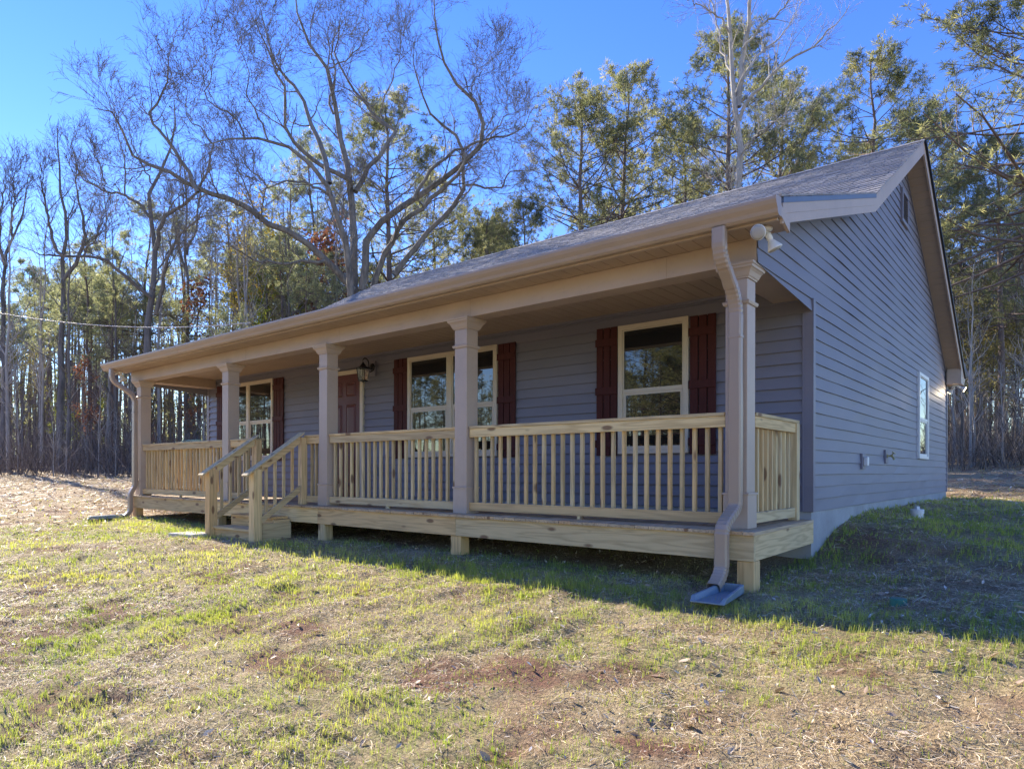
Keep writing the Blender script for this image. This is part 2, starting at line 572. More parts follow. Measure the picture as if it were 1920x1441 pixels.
def bare_strip(x, y):
    pp = (x - .95) * .66 - (y + 1.7) * .75
    al = (x - .95) * .75 + (y + 1.7) * .66
    return np.exp(-(np.minimum(pp - .30, 0) / .16) ** 2) * np.exp(-(np.maximum(pp - 1.0, 0) / .5) ** 2) * np.exp(-(al / 1.5) ** 4)


def grass_cover(x, y):
    """0..1 how much living grass grows here"""
    n = fbm(x, y, .85, 21, 5)
    g = np.clip((n - .22) * 2.5, .30, .95)
    edge = np.exp(-((y + .62) / .28) ** 2) * (x > -6.4) * (x < 3.5)
    leftp = np.exp(-((y + .35) / .5) ** 2) * (x < -7.4) * (x > -13)
    mound = np.exp(-((x - 1.3) / 1.5) ** 2) * np.exp(-((y - 7.6) / 3.4) ** 2)
    g = np.clip(g + edge * .8 + leftp * 1.0 + mound * 1.1 * np.clip(n * 1.6, 0, 1), 0, 1)
    # bare clay at the right front of the lawn, straw banks farther off
    g = g * (1 - .72 * bare_strip(x, y))
    r_ = np.hypot(x - CP[0], y - CP[1])
    g = g * np.where((x < -12) | (y > 12), .25, 1) * np.clip(1.6 - r_ / 22, 0.12, 1)
    g = g * np.where((x > -12.4) & (x < -.2) & (y > .35) & (y < 11.7), 0.1, 1)
    return g


def soil_cover(x, y):
    """0..1 bare red clay"""
    n = fbm(x, y, .5, 55, 5)
    s = np.clip((n - .545) * 7, 0, 1)
    s = np.clip(s * np.where(y < -1.2, 1, .55) + bare_strip(x, y) * np.clip((n - .38) * 3.2, 0, 1), 0, 1)
    foot = np.exp(-((x - .1) / .5) ** 2) * np.exp(-((y - 2.5) / .7) ** 2)
    return np.clip(s + foot, 0, 1)


def axis_pts(segs):
    out = []
    for a, b_, st in segs:
        n = max(1, int(round((b_ - a) / st)))
        out.append(np.linspace(a, b_, n, endpoint=False))
    return np.unique(np.concatenate(out + [[segs[-1][1]]]))


gx = axis_pts([(-900, -120, 60), (-120, -60, 6), (-60, -22, 1.0), (-22, -11, .25), (-11, 4, .045), (4, 8, .15), (8, 30, 1.0), (30, 120, 8), (120, 900, 60)])
gy = axis_pts([(-900, -60, 60), (-60, -12, 4), (-12, -5.2, .4), (-5.2, 1.6, .045), (1.6, 13, .11), (13, 26, .35), (26, 60, 1.2), (60, 120, 8), (120, 900, 60)])
GX, GY = np.meshgrid(gx, gy, indexing='ij')
gxx, gyy = GX.ravel(), GY.ravel()
gzz = ground_z(gxx, gyy)
ni, nj = len(gx), len(gy)
ii = np.arange(ni - 1)[:, None] * nj + np.arange(nj - 1)[None]
gf = np.stack([ii, ii + nj, ii + nj + 1, ii + 1], -1).reshape(-1, 4)
m, nt, b = new_mat('lawn_soil')
ga = nd(nt, 'ShaderNodeAttribute', attribute_name='grass').outputs['Fac']
sa = nd(nt, 'ShaderNodeAttribute', attribute_name='soil').outputs['Fac']
v = mapping(nt)
n1 = noise(nt, v, 14, 6, .7)
n2 = noise(nt, v, 55, 5, .7)
n3 = noise(nt, v, 1.7, 4, .6)
straw = ramp(nt, n2, [(.30, (.21, .125, .07)), (.5, (.53, .405, .225)), (.72, (.82, .67, .42))])
clay = ramp(nt, n2, [(.3, (.09, .038, .026)), (.5, (.25, .105, .068)), (.72, (.44, .22, .14))])
green = ramp(nt, n2, [(.3, (.10, .13, .03)), (.55, (.27, .29, .08)), (.8, (.46, .45, .16))])
c = mixc(nt, mathn(nt, 'MULTIPLY', ramp(nt, n3, [(.35, (0, 0, 0)), (.7, (1, 1, 1))]), .35), straw, clay)
c = mixc(nt, sa, c, clay)
gm = mathn(nt, 'MULTIPLY', ga, ramp(nt, n1, [(.38, (.08, .08, .08)), (.62, (.75, .75, .75))]))
c = mixc(nt, gm, c, green)
nt.links.new(c, b.inputs['Base Color'])
b.inputs['Roughness'].default_value = 0.95
bump(nt, b, mathn(nt, 'ADD', n2, mathn(nt, 'MULTIPLY', n1, .8)), 1.0, .05)
gme = raw_mesh('ground', np.stack([gxx, gyy, gzz], -1), [gf], m, True, {'grass': grass_cover(gxx, gyy), 'soil': soil_cover(gxx, gyy)})
ground = link('ground', gme)
tag(ground, kind='structure')

# ------------------------------------------------------------------ the house
XR, XL = -0.087, -12.57          # side wall planes
YW, YB = 1.861, 11.69            # front and back wall planes
ZS = 0.079                       # bottom of the siding
ZB = 2.247                       # underside of the porch beams
RXR, RXL = 0.213, -12.88         # rake faces
EXPO = 0.127
prof_front = [(0.0, 2.645), (3.32, 3.715), (6.69, 5.605)]
prof_back = (11.93, 2.55)
house = empty('house', (-6.3, 6.0, -0.45))
tag(house, 'single storey grey lap sided house with long front porch and tan trim', 'house')
rng = np.random.default_rng(11)


def roof_z(y):
    if y <= 3.32:
        return 2.645 + (y - 0) * (3.715 - 2.645) / 3.32
    if y <= 6.69:
        return 3.715 + (y - 3.32) * (5.605 - 3.715) / 3.37
    return 5.605 - (y - 6.69) * (5.605 - 2.55) / (11.93 - 6.69)


def siding(name, u0f, u1f, z0, z1, mapf, parent, jit=0.0016, step=0.55, seed=1, lap=.019):
    """real laps: each course leans out to a butt edge 14 mm proud; boards waver slightly like vinyl"""
    g = np.random.default_rng(seed)
    mb = MB()
    nmax = int(math.ceil((z1 - z0) / EXPO))
    for k in range(nmax):
        a, b_ = z0 + k * EXPO, min(z1, z0 + (k + 1) * EXPO)
        if b_ - a < 0.003:
            continue
        ua0, ua1, ub0, ub1 = u0f(a), u1f(a), u0f(b_), u1f(b_)
        if ua1 - ua0 < 0.03 or ub1 - ub0 < 0.0:
            continue
        n = max(2, int((ua1 - ua0) / step))
        ph = g.random()
        vs, fs = [], []
        for i in range(n + 1):
            t = i / n
            uu = ua0 + (ua1 - ua0) * t
            ja = g.normal(0, jit) + jit * .9 * math.sin(uu * 2.9 + k * .21)
            jz = g.normal(0, jit * 0.5) + jit * 1.3 * math.sin(uu * 1.7 + 1.2 + k * .06) * math.sin(uu * .6)
            u_lo = ua0 + (ua1 - ua0) * t
            u_hi = ub0 + (ub1 - ub0) * t
            vs += [mapf(u_lo, 0.002, a + jz), mapf(u_lo, lap + ja, a + jz), mapf(u_lo * .985 + u_hi * .015, lap + .0005 + ja, a + .004 + jz), mapf(u_hi, 0.003, b_ + .001)]
        for i in range(n):
            o, q = i * 4, i * 4 + 4
            fs += [(o, q, q + 1, o + 1), (o + 1, q + 1, q + 2, o + 2), (o + 2, q + 2, q + 3, o + 3)]
        mb.add(vs, fs)
    return mb.build(name, M['siding'], parent)


fmap = lambda u, o, z: (u, YW - o, z)
smap = lambda u, o, z: (XR + o, u, z)
lmap = lambda u, o, z: (XL - o, u, z)


def side_lo(z):
    if z < ZB - .02: return YW
    zz = z + .07
    if zz <= 2.645 + .28 * .322: return 0.285
    if zz <= 3.715: return max(.285, (zz - 2.645) / .3223)
    return 3.32 + (zz - 3.715) / .5608


def side_hi(z):
    zz = z + .07
    if zz < roof_z(YB): return YB
    return 6.69 + (5.605 - zz) / .583


# core walls behind the siding
w = MB()
w.prism_x([(YW + .02, -.02), (YB - .02, -.02), (YB - .02, 2.45), (6.69, 5.45), (3.32, 3.6), (YW + .02, 3.05)], XL + .02, XR - .02)
core = w.build('wall_sheathing', M['siding_trim'], house)
s1 = siding('side_wall', side_lo, side_hi, ZS, 5.50, smap, house, 0.0028, 0.5, 3, .0145)
s2 = siding('front_wall', lambda z: XL, lambda z: XR, ZS, 2.46, fmap, house, 0.0012, 0.8, 4, .027)
s3 = siding('side_wall', side_lo, side_hi, ZS, 5.50, lmap, house, 0.002, 0.8, 5)
w = MB()  # back wall
w.box(XL, XR, YB - .02, YB + .012, ZS, 2.5)
w.build('back_wall', M['siding'], house)
# sheathing of the porch gable ends (behind the siding above the beams)
for x0, x1 in ((XR - .03, XR - .001), (XL + .001, XL + .03)):
    w = MB()
    w.prism_x([(.30, ZB), (YW + .02, ZB), (YW + .02, 3.15), (.30, 2.62)], x0, x1)
    w.build('gable_sheathing', M['siding_trim'], house)
# corner posts
for nm, x0, x1, y0, y1, z0, z1 in (('corner_trim', XR - .075, XR + .024, YW - .028, YW + .075, ZS - .004, ZB - .002), ('corner_trim', XR - .06, XR + .024, YB - .07, YB + .026, ZS - .004, 2.46),
                                   ('corner_trim', XL - .024, XL + .075, YW - .028, YW + .075, ZS - .004, ZB - .002), ('corner_trim', XL - .024, XL + .06, YB - .07, YB + .026, ZS - .004, 2.46)):
    w = MB().box(x0, x1, y0, y1, z0, z1)
    w.build(nm, M['siding_trim'], house, bevel=.004)
w = MB().box(XR + .0235, XR + .030, YW - .030, YW - .018, ZS, ZB - .004)
w.box(XR - .078, XR - .064, YW - .034, YW - .027, ZS, ZB - .004)
w.build('corner_bead', M['siding_trim'], house)
# starter strip and foundation
w = MB()
w.box(XL - .004, XR + .004, YW - .006, YW + .3, -1.1, ZS - .002)
w.box(XR - .3, XR + .003, YW + .3, YB + .002, -1.1, ZS - .003)
w.box(XL - .003, XL + .3, YW + .3, YB + .002, -1.1, ZS - .003)
w.box(XL + .3, XR - .3, YB - .3, YB + .003, -1.1, ZS - .003)
w.build('foundation', M['concrete'], house)

# roof: deck, shingles, drip edges, rakes, soffits
w = MB()
top = [(0.0, 2.625), (3.32, 3.695), (6.69, 5.585), (11.93, 2.53)]
bot = [(y, z - .05) for y, z in top]
w.prism_x(bot + top[::-1], RXL + .02, RXR - .024)
roof = w.build('roof', M['siding_trim'], house)


def shingle_slope(y0, z0, y1, z1, seed):
    g = np.random.default_rng(seed)
    L = math.hypot(y1 - y0, z1 - z0)
    ey, ez = (y1 - y0) / L, (z1 - z0) / L
    sgn = 1 if y1 > y0 else -1
    ny, nz = -ez * sgn, abs(ey)
    n = int(round(L / .142))
    st = L / n
    mb = MB()
    for k in range(n):
        x = RXL - .012 + g.uniform(-.2, 0)
        off = 0
        while x < RXR + .012:
            wd = g.choice([.11, .14, .17, .21, .26])
            xa, xb = max(x, RXL - .012), min(x + wd, RXR + .012)
            x += wd
            if xb - xa < .01:
                continue
            hi = .0045 if off else 0.0
            off = 1 - off
            lo = k * st - (.012 if k == 0 else 0) + (g.uniform(-.002, .002))
            tb, tt = .0115 + hi + g.uniform(0, .0015), .003 + hi * .4
            a = (y0 + ey * lo, z0 + ez * lo)
            c_ = (y0 + ey * (k + 1.04) * st, z0 + ez * (k + 1.04) * st)
            taper = .012 if hi else 0
            P_ = lambda xx, q, h: (xx, q[0] + ny * h, q[1] + nz * h)
            mb.add([P_(xa + taper, a, -.004), P_(xb - taper, a, -.004), P_(xa + taper, a, tb), P_(xb - taper, a, tb), P_(xa, c_, tt), P_(xb, c_, tt), P_(xa, c_, -.004), P_(xb, c_, -.004)],
                   [(0, 1, 3, 2), (2, 3, 5, 4), (0, 2, 4, 6), (1, 7, 5, 3)] if sgn > 0 else [(0, 2, 3, 1), (2, 4, 5, 3), (0, 6, 4, 2), (1, 3, 5, 7)])
    return mb


for (a, c_, sd) in (((0.0, 2.632), (3.32, 3.702), 5), ((3.32, 3.702), (6.69, 5.592), 6), ((11.93, 2.537), (6.69, 5.592), 7)):
    shingle_slope(a[0], a[1], c_[0], c_[1], sd).build('shingles', M['shingle'], roof)
w = MB()
x = RXL - .012
while x < RXR:
    xb = min(x + .16, RXR + .014)
    h = .012
    w.add([(x, 6.55, 5.525 + h), (xb, 6.55, 5.525 + .006), (xb, 6.69, 5.606), (x, 6.69, 5.61 + .006), (xb, 6.83, 5.525 + .006), (x, 6.83, 5.525 + h)], [(0, 1, 2, 3), (3, 2, 4, 5)])
    x += .142
w.build('ridge_cap', M['shingle'], roof)
# drip edge under the shingles and rake boards on both gable ends
for xs_, xo in ((RXR - .024, RXR), (RXL, RXL + .024)):
    def strip(pts, top_off, bot_off, xa, xb):
        mb = MB()
        up = [(y, z + top_off) for y, z in pts]
        dn = [(y, z + bot_off) for y, z in pts]
        mb.prism_x(dn + up[::-1], xa, xb)
        return mb
    outer = xo if xs_ > -5 else xs_
    e = .004
    if xs_ > -5:
        fr = strip([(0.02, 2.645), (3.32, 3.715)], -.016, -.062, RXR - .03, RXR + .006)
        fr.build('drip_edge', M['drip'], roof)
        strip([(0.02, 2.645), (3.32, 3.715), (6.69, 5.605)], -.060, -.145, RXR - .024, RXR).build('rake_board', M['tan'], roof)
        strip([(0.02, 2.645), (3.32, 3.715), (6.69, 5.605)], -.1455, -.222, RXR - .024, RXR - .003).build('rake_board', M['tan'], roof)
        strip([(3.32, 3.715), (6.69, 5.605)], -.018, -.0595, RXR - .020, RXR - .002).build('rake_board', M['tan'], roof)
        strip([(6.69, 5.605), (11.93, 2.55)], -.052, -.215, RXR - .024, RXR).build('rake_board', M['tan'], roof)
        strip([(6.69, 5.60), (11.95, 2.533)], -.012, -.0515, RXR - .018, RXR + .034).build('drip_edge', M['black'], roof)
    else:
        strip([(0.02, 2.645), (3.32, 3.715), (6.69, 5.605)], -.018, -.222, RXL, RXL + .024).build('rake_board', M['tan'], roof)
        strip([(6.69, 5.605), (11.93, 2.55)], -.018, -.215, RXL, RXL + .024).build('rake_board', M['tan'], roof)
# rake soffits: grooved panels running across
for xa, xb in ((XR + .001, RXR - .0245), (RXL + .0245, XL - .001)):
    mb = MB()
    for (ya, za), (yb, zb_) in (((.19, 2.6), (3.32, 3.715)), ((3.32, 3.715), (6.69, 5.605)), ((6.69, 5.605), (11.50, 2.80))):
        if ya < 1:
            za = roof_z(ya)
        L = math.hypot(yb - ya, zb_ - za)
        n = int(L / .152)
        for k in range(n):
            t0, t1 = k / n, (k + 1) / n - .009 / L
            p0 = (ya + (yb - ya) * t0, za + (zb_ - za) * t0 - .185)
            p1 = (ya + (yb - ya) * t1, za + (zb_ - za) * t1 - .185)
            mb.prism_x([p0, p1, (p1[0], p1[1] + .012), (p0[0], p0[1] + .012)], xa, xb)
    mb.build('rake_soffit', M['soffit'], roof)
    mb = MB()
    pts = [(.19, roof_z(.19)), (3.32, 3.715), (6.69, 5.605), (11.5, roof_z(11.5))]
    mb.prism_x([(y, z - .168) for y, z in pts] + [(y, z - .160) for y, z in pts][::-1], xa + .002, xb - .002)
    mb.build('soffit_backing', M['black'], roof)
# J trim where siding meets the rake soffit
for pa, pb in (((.22, roof_z(.22)), (3.32, 3.715)), ((3.32, 3.715), (6.69, 5.605)), ((6.69, 5.605), (11.5, roof_z(11.5)))):
    mb = MB()
    mb.prism_x([(pa[0], pa[1] - .215), (pb[0], pb[1] - .215), (pb[0], pb[1] - .186), (pa[0], pa[1] - .186)], XR + .004, XR + .026)
    mb.build('siding_trim', M['siding_trim'], house)
# eave returns at the back corner and front corner
for sx, (x0, x1) in enumerate(((XR + .027, RXR - .003), (RXL + .003, XL - .027))):
    w = MB()
    w.box(x0, x1, 11.44, 11.90, 2.335, 2.352)
    w.box(x0 if sx == 0 else x1 - .02, (x0 + .02) if sx == 0 else x1, 11.47, 11.88, 2.352, 2.60)
    w.prism_x([(11.44, 2.353), (11.90, 2.353), (11.90, 2.40), (11.44, 2.66)], x1 - .021 if sx == 0 else x0, x1 if sx == 0 else x0 + .021)
    w.prism_x([(11.44, 2.353), (11.462, 2.353), (11.462, 2.655), (11.44, 2.67)], x0 + .0205 if sx == 0 else x0 + .0215, x1 - .0215 if sx == 0 else x1 - .0205)
    w.build('eave_return', M['tan'], roof)
    w = MB()
    a, c_ = (RXR - .0225, RXR + .002) if sx == 0 else (RXL - .002, RXL + .0225)
    w.prism_x([(-.045, 2.475), (.185, 2.395), (.185, 2.49), (-.045, 2.56)], a, c_)
    w.build('eave_return', M['tan'], roof)
w = MB().box(XL, XR, YB + .014, 11.90, 2.338, 2.350)
w.build('back_soffit', M['soffit'], roof)
w = MB().box(RXL + .03, RXR - .03, 11.90, 11.92, 2.34, 2.52)
w.build('fascia', M['tan'], roof)
w = MB()
w.prism_x([(11.925, 2.40), (12.0, 2.40), (12.045, 2.47), (12.045, 2.52), (11.925, 2.52)], RXL, RXR)
w.build('gutter', M['gutter'], house)

# front fascia, eave soffit panels, frieze line
w = MB().box(RXL + .03, RXR - .0235, -.045, -.025, 2.437, 2.60)
w.build('fascia', M['tan'], roof)
mb = MB()
x = RXL + .03
while x < RXR - .03:
    xb = min(x + .146, RXR - .026)
    mb.box(x, xb, -.0245, .279, 2.448, 2.456)
    x += .152
mb.build('eave_soffit', M['soffit'], roof)
w = MB().box(RXL + .03, RXR - .026, -.024, .279, 2.460, 2.464)
w.build('soffit_backing', M['black'], roof)
w = MB().box(RXL + .03, RXR - .026, -.0245, .000, 2.441, 2.4475)
w.build('soffit_trim', M['tan'], roof)

# K style gutter with closed ends
gp = [(-.046, 2.452), (-.105, 2.452), (-.125, 2.470), (-.135, 2.497), (-.160, 2.530), (-.172, 2.560), (-.172, 2.582), (-.160, 2.586), (-.158, 2.574), (-.150, 2.535), (-.122, 2.500), (-.112, 2.475), (-.100, 2.462), (-.056, 2.462), (-.056, 2.600), (-.046, 2.600)]
mb = MB()
mb.prism_x(gp[::-1], RXL - .01, RXR + .002)
# straps and end caps
cap = [(-.046, 2.452), (-.105, 2.452), (-.125, 2.470), (-.135, 2.497), (-.160, 2.530), (-.172, 2.560), (-.172, 2.586), (-.046, 2.600)]
for x0, x1 in ((RXR + .002, RXR + .009), (RXL - .017, RXL - .0101)):
    mb.prism_x([(y * 1.0 - .001, z + .001) for y, z in cap][::-1], x0, x1)
gut = mb.build('gutter', M['gutter'], house)
mb = MB()
for x in (-9.7, -6.6, -3.5):
    mb.prism_x([(y - .0015 if y < -.047 else y, z - .0015) for y, z in cap][::-1], x, x + .035)
    mb.build('gutter_seam', M['gutter'], gut)
    mb = MB()

# porch beams
w = MB().box(XL, XR - .0, .280, .500, ZB, 2.4475)
bm = w.build('porch_beam', M['tan'], house, bevel=.003)
for x0, x1 in ((XR - .372, XR - .001), (XL + .001, XL + .372)):
    w = MB().box(x0, x1, .5005, YW - .03, ZB + .001, 2.46)
    w.build('porch_beam', M['tan'], house)
# seams in the beam wrap
mb = MB()
x = XL + 1.9
while x < XR:
    mb.box(x, x + .004, .2785, .2799, ZB + .001, 2.447)
    x += 2.44
mb.build('wrap_seam', M['gutter'], bm)
mb = MB()
x = XL + .38
while x < XR - .38:
    mb.box(x, min(x + .146, XR - .373), .5005, YW - .0175, 2.4225, 2.432)
    x += .152
mb.build('porch_ceiling', M['soffit'], house)
w = MB().box(XL + .38, XR - .373, YW - .040, YW - .0178, 2.395, 2.4222)
w.build('ceiling_trim', M['siding_trim'], house)
w = MB().box(XL + .375, XR - .375, .502, YW - .019, 2.4322, 2.445)
w.build('ceiling_backing', M['black'], house)


# porch columns
def column(x0, x1):
    root_x = (x0 + x1) / 2
    y0, y1 = .275, .275 + (x1 - x0)
    w = MB().box(x0, x1, y0, y1, .305, ZB - .125)
    c = w.build('column', M['tan'], house, bevel=.004)
    w = MB().box(x0 - .012, x1 + .012, y0 - .012, y1 + .012, .0, .30)
    w.box(x0 - .02, x1 + .02, y0 - .02, y1 + .02, .285, .305)
    w.build('base', M['tan'], c, bevel=.003)
    w = MB()
    zs = [(ZB - .125, .010), (ZB - .112, .014), (ZB - .108, .02), (ZB - .07, .036), (ZB - .05, .052), (ZB - .046, .060), (ZB - .026, .064), (ZB - .022, .072), (ZB - .002, .074)]
    vs, fs = [], []
    for z, o in zs:
        vs += [(x0 - o, y0 - o, z), (x1 + o, y0 - o, z), (x1 + o, y1 + o, z), (x0 - o, y1 + o, z)]
    for k in range(len(zs) - 1):
        for i in range(4):
            fs.append((k * 4 + i, k * 4 + (i + 1) % 4, k * 4 + 4 + (i + 1) % 4, k * 4 + 4 + i))
    fs += [(3, 2, 1, 0), tuple(range(len(vs) - 4, len(vs)))]
    w.add(vs, fs).build('capital', M['tan'], c)
    w = MB()
    zc = 1.925
    vs, fs = [], []
    for z, o in ((zc - .022, .001), (zc - .016, .014), (zc, .020), (zc + .010, .022), (zc + .014, .010), (zc + .022, .001)):
        vs += [(x0 - o, y0 - o, z), (x1 + o, y0 - o, z), (x1 + o, y1 + o, z), (x0 - o, y1 + o, z)]
    for k in range(5):
        for i in range(4):
            fs.append((k * 4 + i, k * 4 + (i + 1) % 4, k * 4 + 4 + (i + 1) % 4, k * 4 + 4 + i))
    w.add(vs, fs).build('neck_ring', M['tan'], c)


COLS = [(-12.30, -12.11), (-8.955, -8.76), (-6.245, -6.06), (-3.59, -3.40), (-.350, -.160)]
for a, c_ in COLS:
    column(a, c_)

# porch deck: boards run front to back, rim boards, posts
DLX, DLY = -12.33, .20           # left front corner (the deck front is a little out of square)


def dfy(x):                       # deck front edge
    return DLY * (x / DLX)


def drx(y):                       # deck right edge
    return -.055 * y / YW


mb = MB()
x = DLX
while x < -.001:
    xa, xb = x + .0022, min(x + .1385, -.001)
    zt = rng.uniform(-.0015, .0015)
    ra = drx(YW) * (1 if xb > -.16 else 0)
    fe = rng.uniform(-.004, .004) - .022
    last = xb > -.02
    xr_f, xr_b = (0.012, -.055) if last else (xb, xb)
    mb.hexa([(xa, dfy(xa) + fe, -.027), (xr_f, dfy(xb) + fe, -.027), (xr_b, YW - .019, -.027), (xa, YW - .019, -.027)],
            [(xa, dfy(xa) + fe, zt), (xr_f, dfy(xb) + fe, zt), (xr_b, YW - .019, zt), (xa, YW - .019, zt)])
    x += .1407
    if xb - xa < .03:
        break
deck = empty('porch_deck', (-6.2, 1.0, -.45))
deck.parent = house
deck.matrix_parent_inverse = Matrix.Translation(-house.location)


def sub(o, par):
    """keep an object's place while hanging it under a part that is an Empty"""
    o.parent = par
    o.matrix_parent_inverse = Matrix.Translation(-Vector(par.location))
    return o


sub(mb.build('deck_boards', M['deckwood']), deck)
xs_ = [DLX, -8.9, -6.02, -3.36, 0.0]
for xa, xb in zip(xs_[:-1], xs_[1:]):
    w = MB()
    ya, yb = dfy(xa), dfy(xb)
    w.hexa([(xa + .001, ya, -.238), (xb - .001, yb, -.238), (xb - .001, yb + .038, -.238), (xa + .001, ya + .038, -.238)],
           [(xa + .001, ya, -.0285), (xb - .001, yb, -.0285), (xb - .001, yb + .038, -.0285), (xa + .001, ya + .038, -.0285)])
    sub(w.build('rim_board', M['wood_x'], None, bevel=.003), deck)
w = MB()
w.hexa([(-.040, .042, -.236), (-.002, .040, -.236), (-.056, YW - .022, -.236), (-.094, YW - .022, -.236)],
       [(-.040, .042, -.0285), (-.002, .040, -.0285), (-.056, YW - .022, -.0285), (-.094, YW - .022, -.0285)])
sub(w.build('rim_board', M['wood_y'], None, bevel=.003), deck)
w = MB()
w.hexa([(DLX, DLY + .04, -.236), (DLX + .038, DLY + .04, -.236), (DLX + .038, YW - .022, -.236), (DLX, YW - .022, -.236)],
       [(DLX, DLY + .04, -.0285), (DLX + .038, DLY + .04, -.0285), (DLX + .038, YW - .022, -.0285), (DLX, YW - .022, -.0285)])
sub(w.build('rim_board', M['wood_y'], None, bevel=.003), deck)
mb = MB()
x = DLX + .4
while x < -.2:
    mb.box(x, x + .038, dfy(x) + .045, YW - .02, -.22, -.0285)
    x += .406
sub(mb.build('joists', M['wood_y'], None), deck)
for px0, w_ in ((-12.31, .14), (-8.98, .14), (-6.02, .14), (-3.445, .155), (-.145, .14)):
    y0 = dfy(px0) + .010
    zt = -.2395
    w = MB().box(px0, px0 + w_, y0, y0 + .14, -1.0, zt)
    sub(w.build('post', M['wood_z'], None, bevel=.004), deck)


# porch railing
def rail_span(xa, xb, yc=.345, axis='x', n=None, first=None, capx=None):
    r_ = empty('railing', ((xa + xb) / 2 if axis == 'x' else yc, yc if axis == 'x' else (xa + xb) / 2, 0))
    r_.parent = house
    r_.matrix_parent_inverse = Matrix.Translation(-house.location)

    def bx(u0, u1, v0, v1, z0, z1, name, mat, bev=.003):
        w = MB()
        if axis == 'x': w.box(u0, u1, v0, v1, z0, z1)
        else: w.box(v0, v1, u0, u1, z0, z1)
        return sub(w.build(name, mat, None, bevel=bev), r_)
    ml = M['wood_x'] if axis == 'x' else M['wood_y']
    s_ = 1 if axis == 'x' else -1
    c0, c1 = (capx or (xa, xb))
    bx(c0, c1, yc - s_ * .048, yc + s_ * .092, .968, 1.000, 'cap_rail', ml, .005)
    bx(xa, xb, yc - s_ * .038, yc, .872, .9675, 'top_rail', ml)
    bx(xa, xb, yc - s_ * .038, yc, .035, .128, 'bottom_rail', ml)
    L = xb - xa
    n = n or int(round(L / .1215)) - 1
    for k in range(n):
        u = xa + L * (k + .5) / n if n > 3 else xa + L * (k + .6) / (n + .3)
        z0 = .045 + rng.uniform(0, .004)
        bx(u - .0175, u + .0175, yc + s_ * .001, yc + s_ * .036, z0, .9675, 'baluster', M['wood_z'], .0025)
    if L > 2:
        bx((xa + xb) / 2 - .03, (xa + xb) / 2 + .03, yc - s_ * .034, yc - s_ * .004, .001, .0345, 'foot_block', M['wood_z'])
    return r_


rail_span(-3.385, -.365, n=25)
rail_span(-6.045, -3.605, n=20)
rail_span(-6.598, -6.262, n=3, capx=(-6.64, -6.262))
rail_span(-12.095, -8.97, n=26)
rail_span(-8.745, -7.935, n=6, capx=(-8.745, -7.92))
# side returns with a post by the house wall
rail_span(.48, 1.60, yc=-.200, axis='y', n=9, capx=(.48, 1.70))
rail_span(.48, 1.60, yc=-12.17, axis='y', n=9, capx=(.48, 1.70))
for px_ in (-.235, -12.25):
    w = MB().box(px_, px_ + .089, 1.601, 1.69, 0.001, .9675)
    w.build('railing_post', M['wood_z'], house, bevel=.004)

# porch steps with sloping hand rails
steps = empty('steps', (-6.95, -.35, -.45))
steps.parent = house
steps.matrix_parent_inverse = Matrix.Translation(-house.location)
SXL, SXR = -7.804, -6.717
for (y0, y1, z) in ((-.445, -.150, -.325), (-.165, .088, -.163)):
    w = MB().box(SXL, SXR, y0 - .02, y1 - .004, z - .036, z)
    sub(w.build('tread', M['wood_x'], None, bevel=.004), steps)
    w = MB().box(SXL + .002, SXR - .002, y0 + .005, y0 + .037, z - .162, z - .0365)
    sub(w.build('riser', M['wood_x'], None, bevel=.002), steps)
for x0 in (SXL - .0395, SXR + .0015):
    w = MB()
    w.prism_x([(-.372, -.66), (.09, -.66), (.09, -.205), (-.16, -.205), (-.16, -.365), (-.372, -.365)], x0, x0 + .038)
    sub(w.build('stringer', M['wood_y'], None, bevel=.002), steps)
w = MB().box(SXR + .0397, SXR + .076, -.36, .088, -.62, -.245)
sub(w.build('stringer', M['wood_y'], None, bevel=.002), steps)
NYF, UYF = -.52, .205
sl_ = (.975 - .515) / (UYF - NYF - .06)


def zl(y, off):
    return .515 + (y - NYF - .06) * sl_ + off


for x0, x1 in ((-7.935, -7.805), (-6.715, -6.585)):
    w = MB().box(x0, x1, NYF, NYF + .125, -.95, zl(NYF + .06, -.012))
    sub(w.build('newel_post', M['wood_z'], None, bevel=.005), steps)
    w = MB().box(x0 + .018, x1 - .018, UYF + .03, UYF + .125, .001, .966)
    sub(w.build('upper_post', M['wood_z'], None, bevel=.005), steps)
    ya, yb = NYF - .10, UYF + .05
    w = MB()
    w.prism_x([(ya, zl(ya, .0)), (yb, zl(yb, 0)), (yb + .02, zl(yb, .034)), (ya + .015, zl(ya, .040)), (ya - .006, zl(ya, .020))], x0 - .010, x1 + .010)
    sub(w.build('hand_rail', M['wood_y'], None, bevel=.004), steps)
    xi = (x0 + x1) / 2
    ra, rb_ = NYF + .1255, UYF - .0005
    for nm2, o0, o1 in (('upper_rail', -.095, -.002), ('lower_rail', -.80, -.705)):
        w = MB()
        w.prism_x([(ra, zl(ra, o0)), (rb_, zl(rb_, o0)), (rb_, zl(rb_, o1)), (ra, zl(ra, o1))], xi + .018, xi + .056)
        sub(w.build(nm2, M['wood_y'], None, bevel=.002), steps)
    for k in range(4):
        y = ra + (rb_ - ra) * (k + .7) / 4.4
        w = MB().box(xi - .018, xi + .017, y - .0175, y + .0175, zl(y, -.79), zl(y, -.012))
        sub(w.build('baluster', M['wood_z'], None, bevel=.002), steps)


# ---- windows, shutters, door
def mbox(mb, mp, u0, u1, o0, o1, z0, z1):
    a, c_ = mp(u0, o0, z0), mp(u1, o1, z1)
    mb.box(a[0], c_[0], a[1], c_[1], a[2], c_[2])


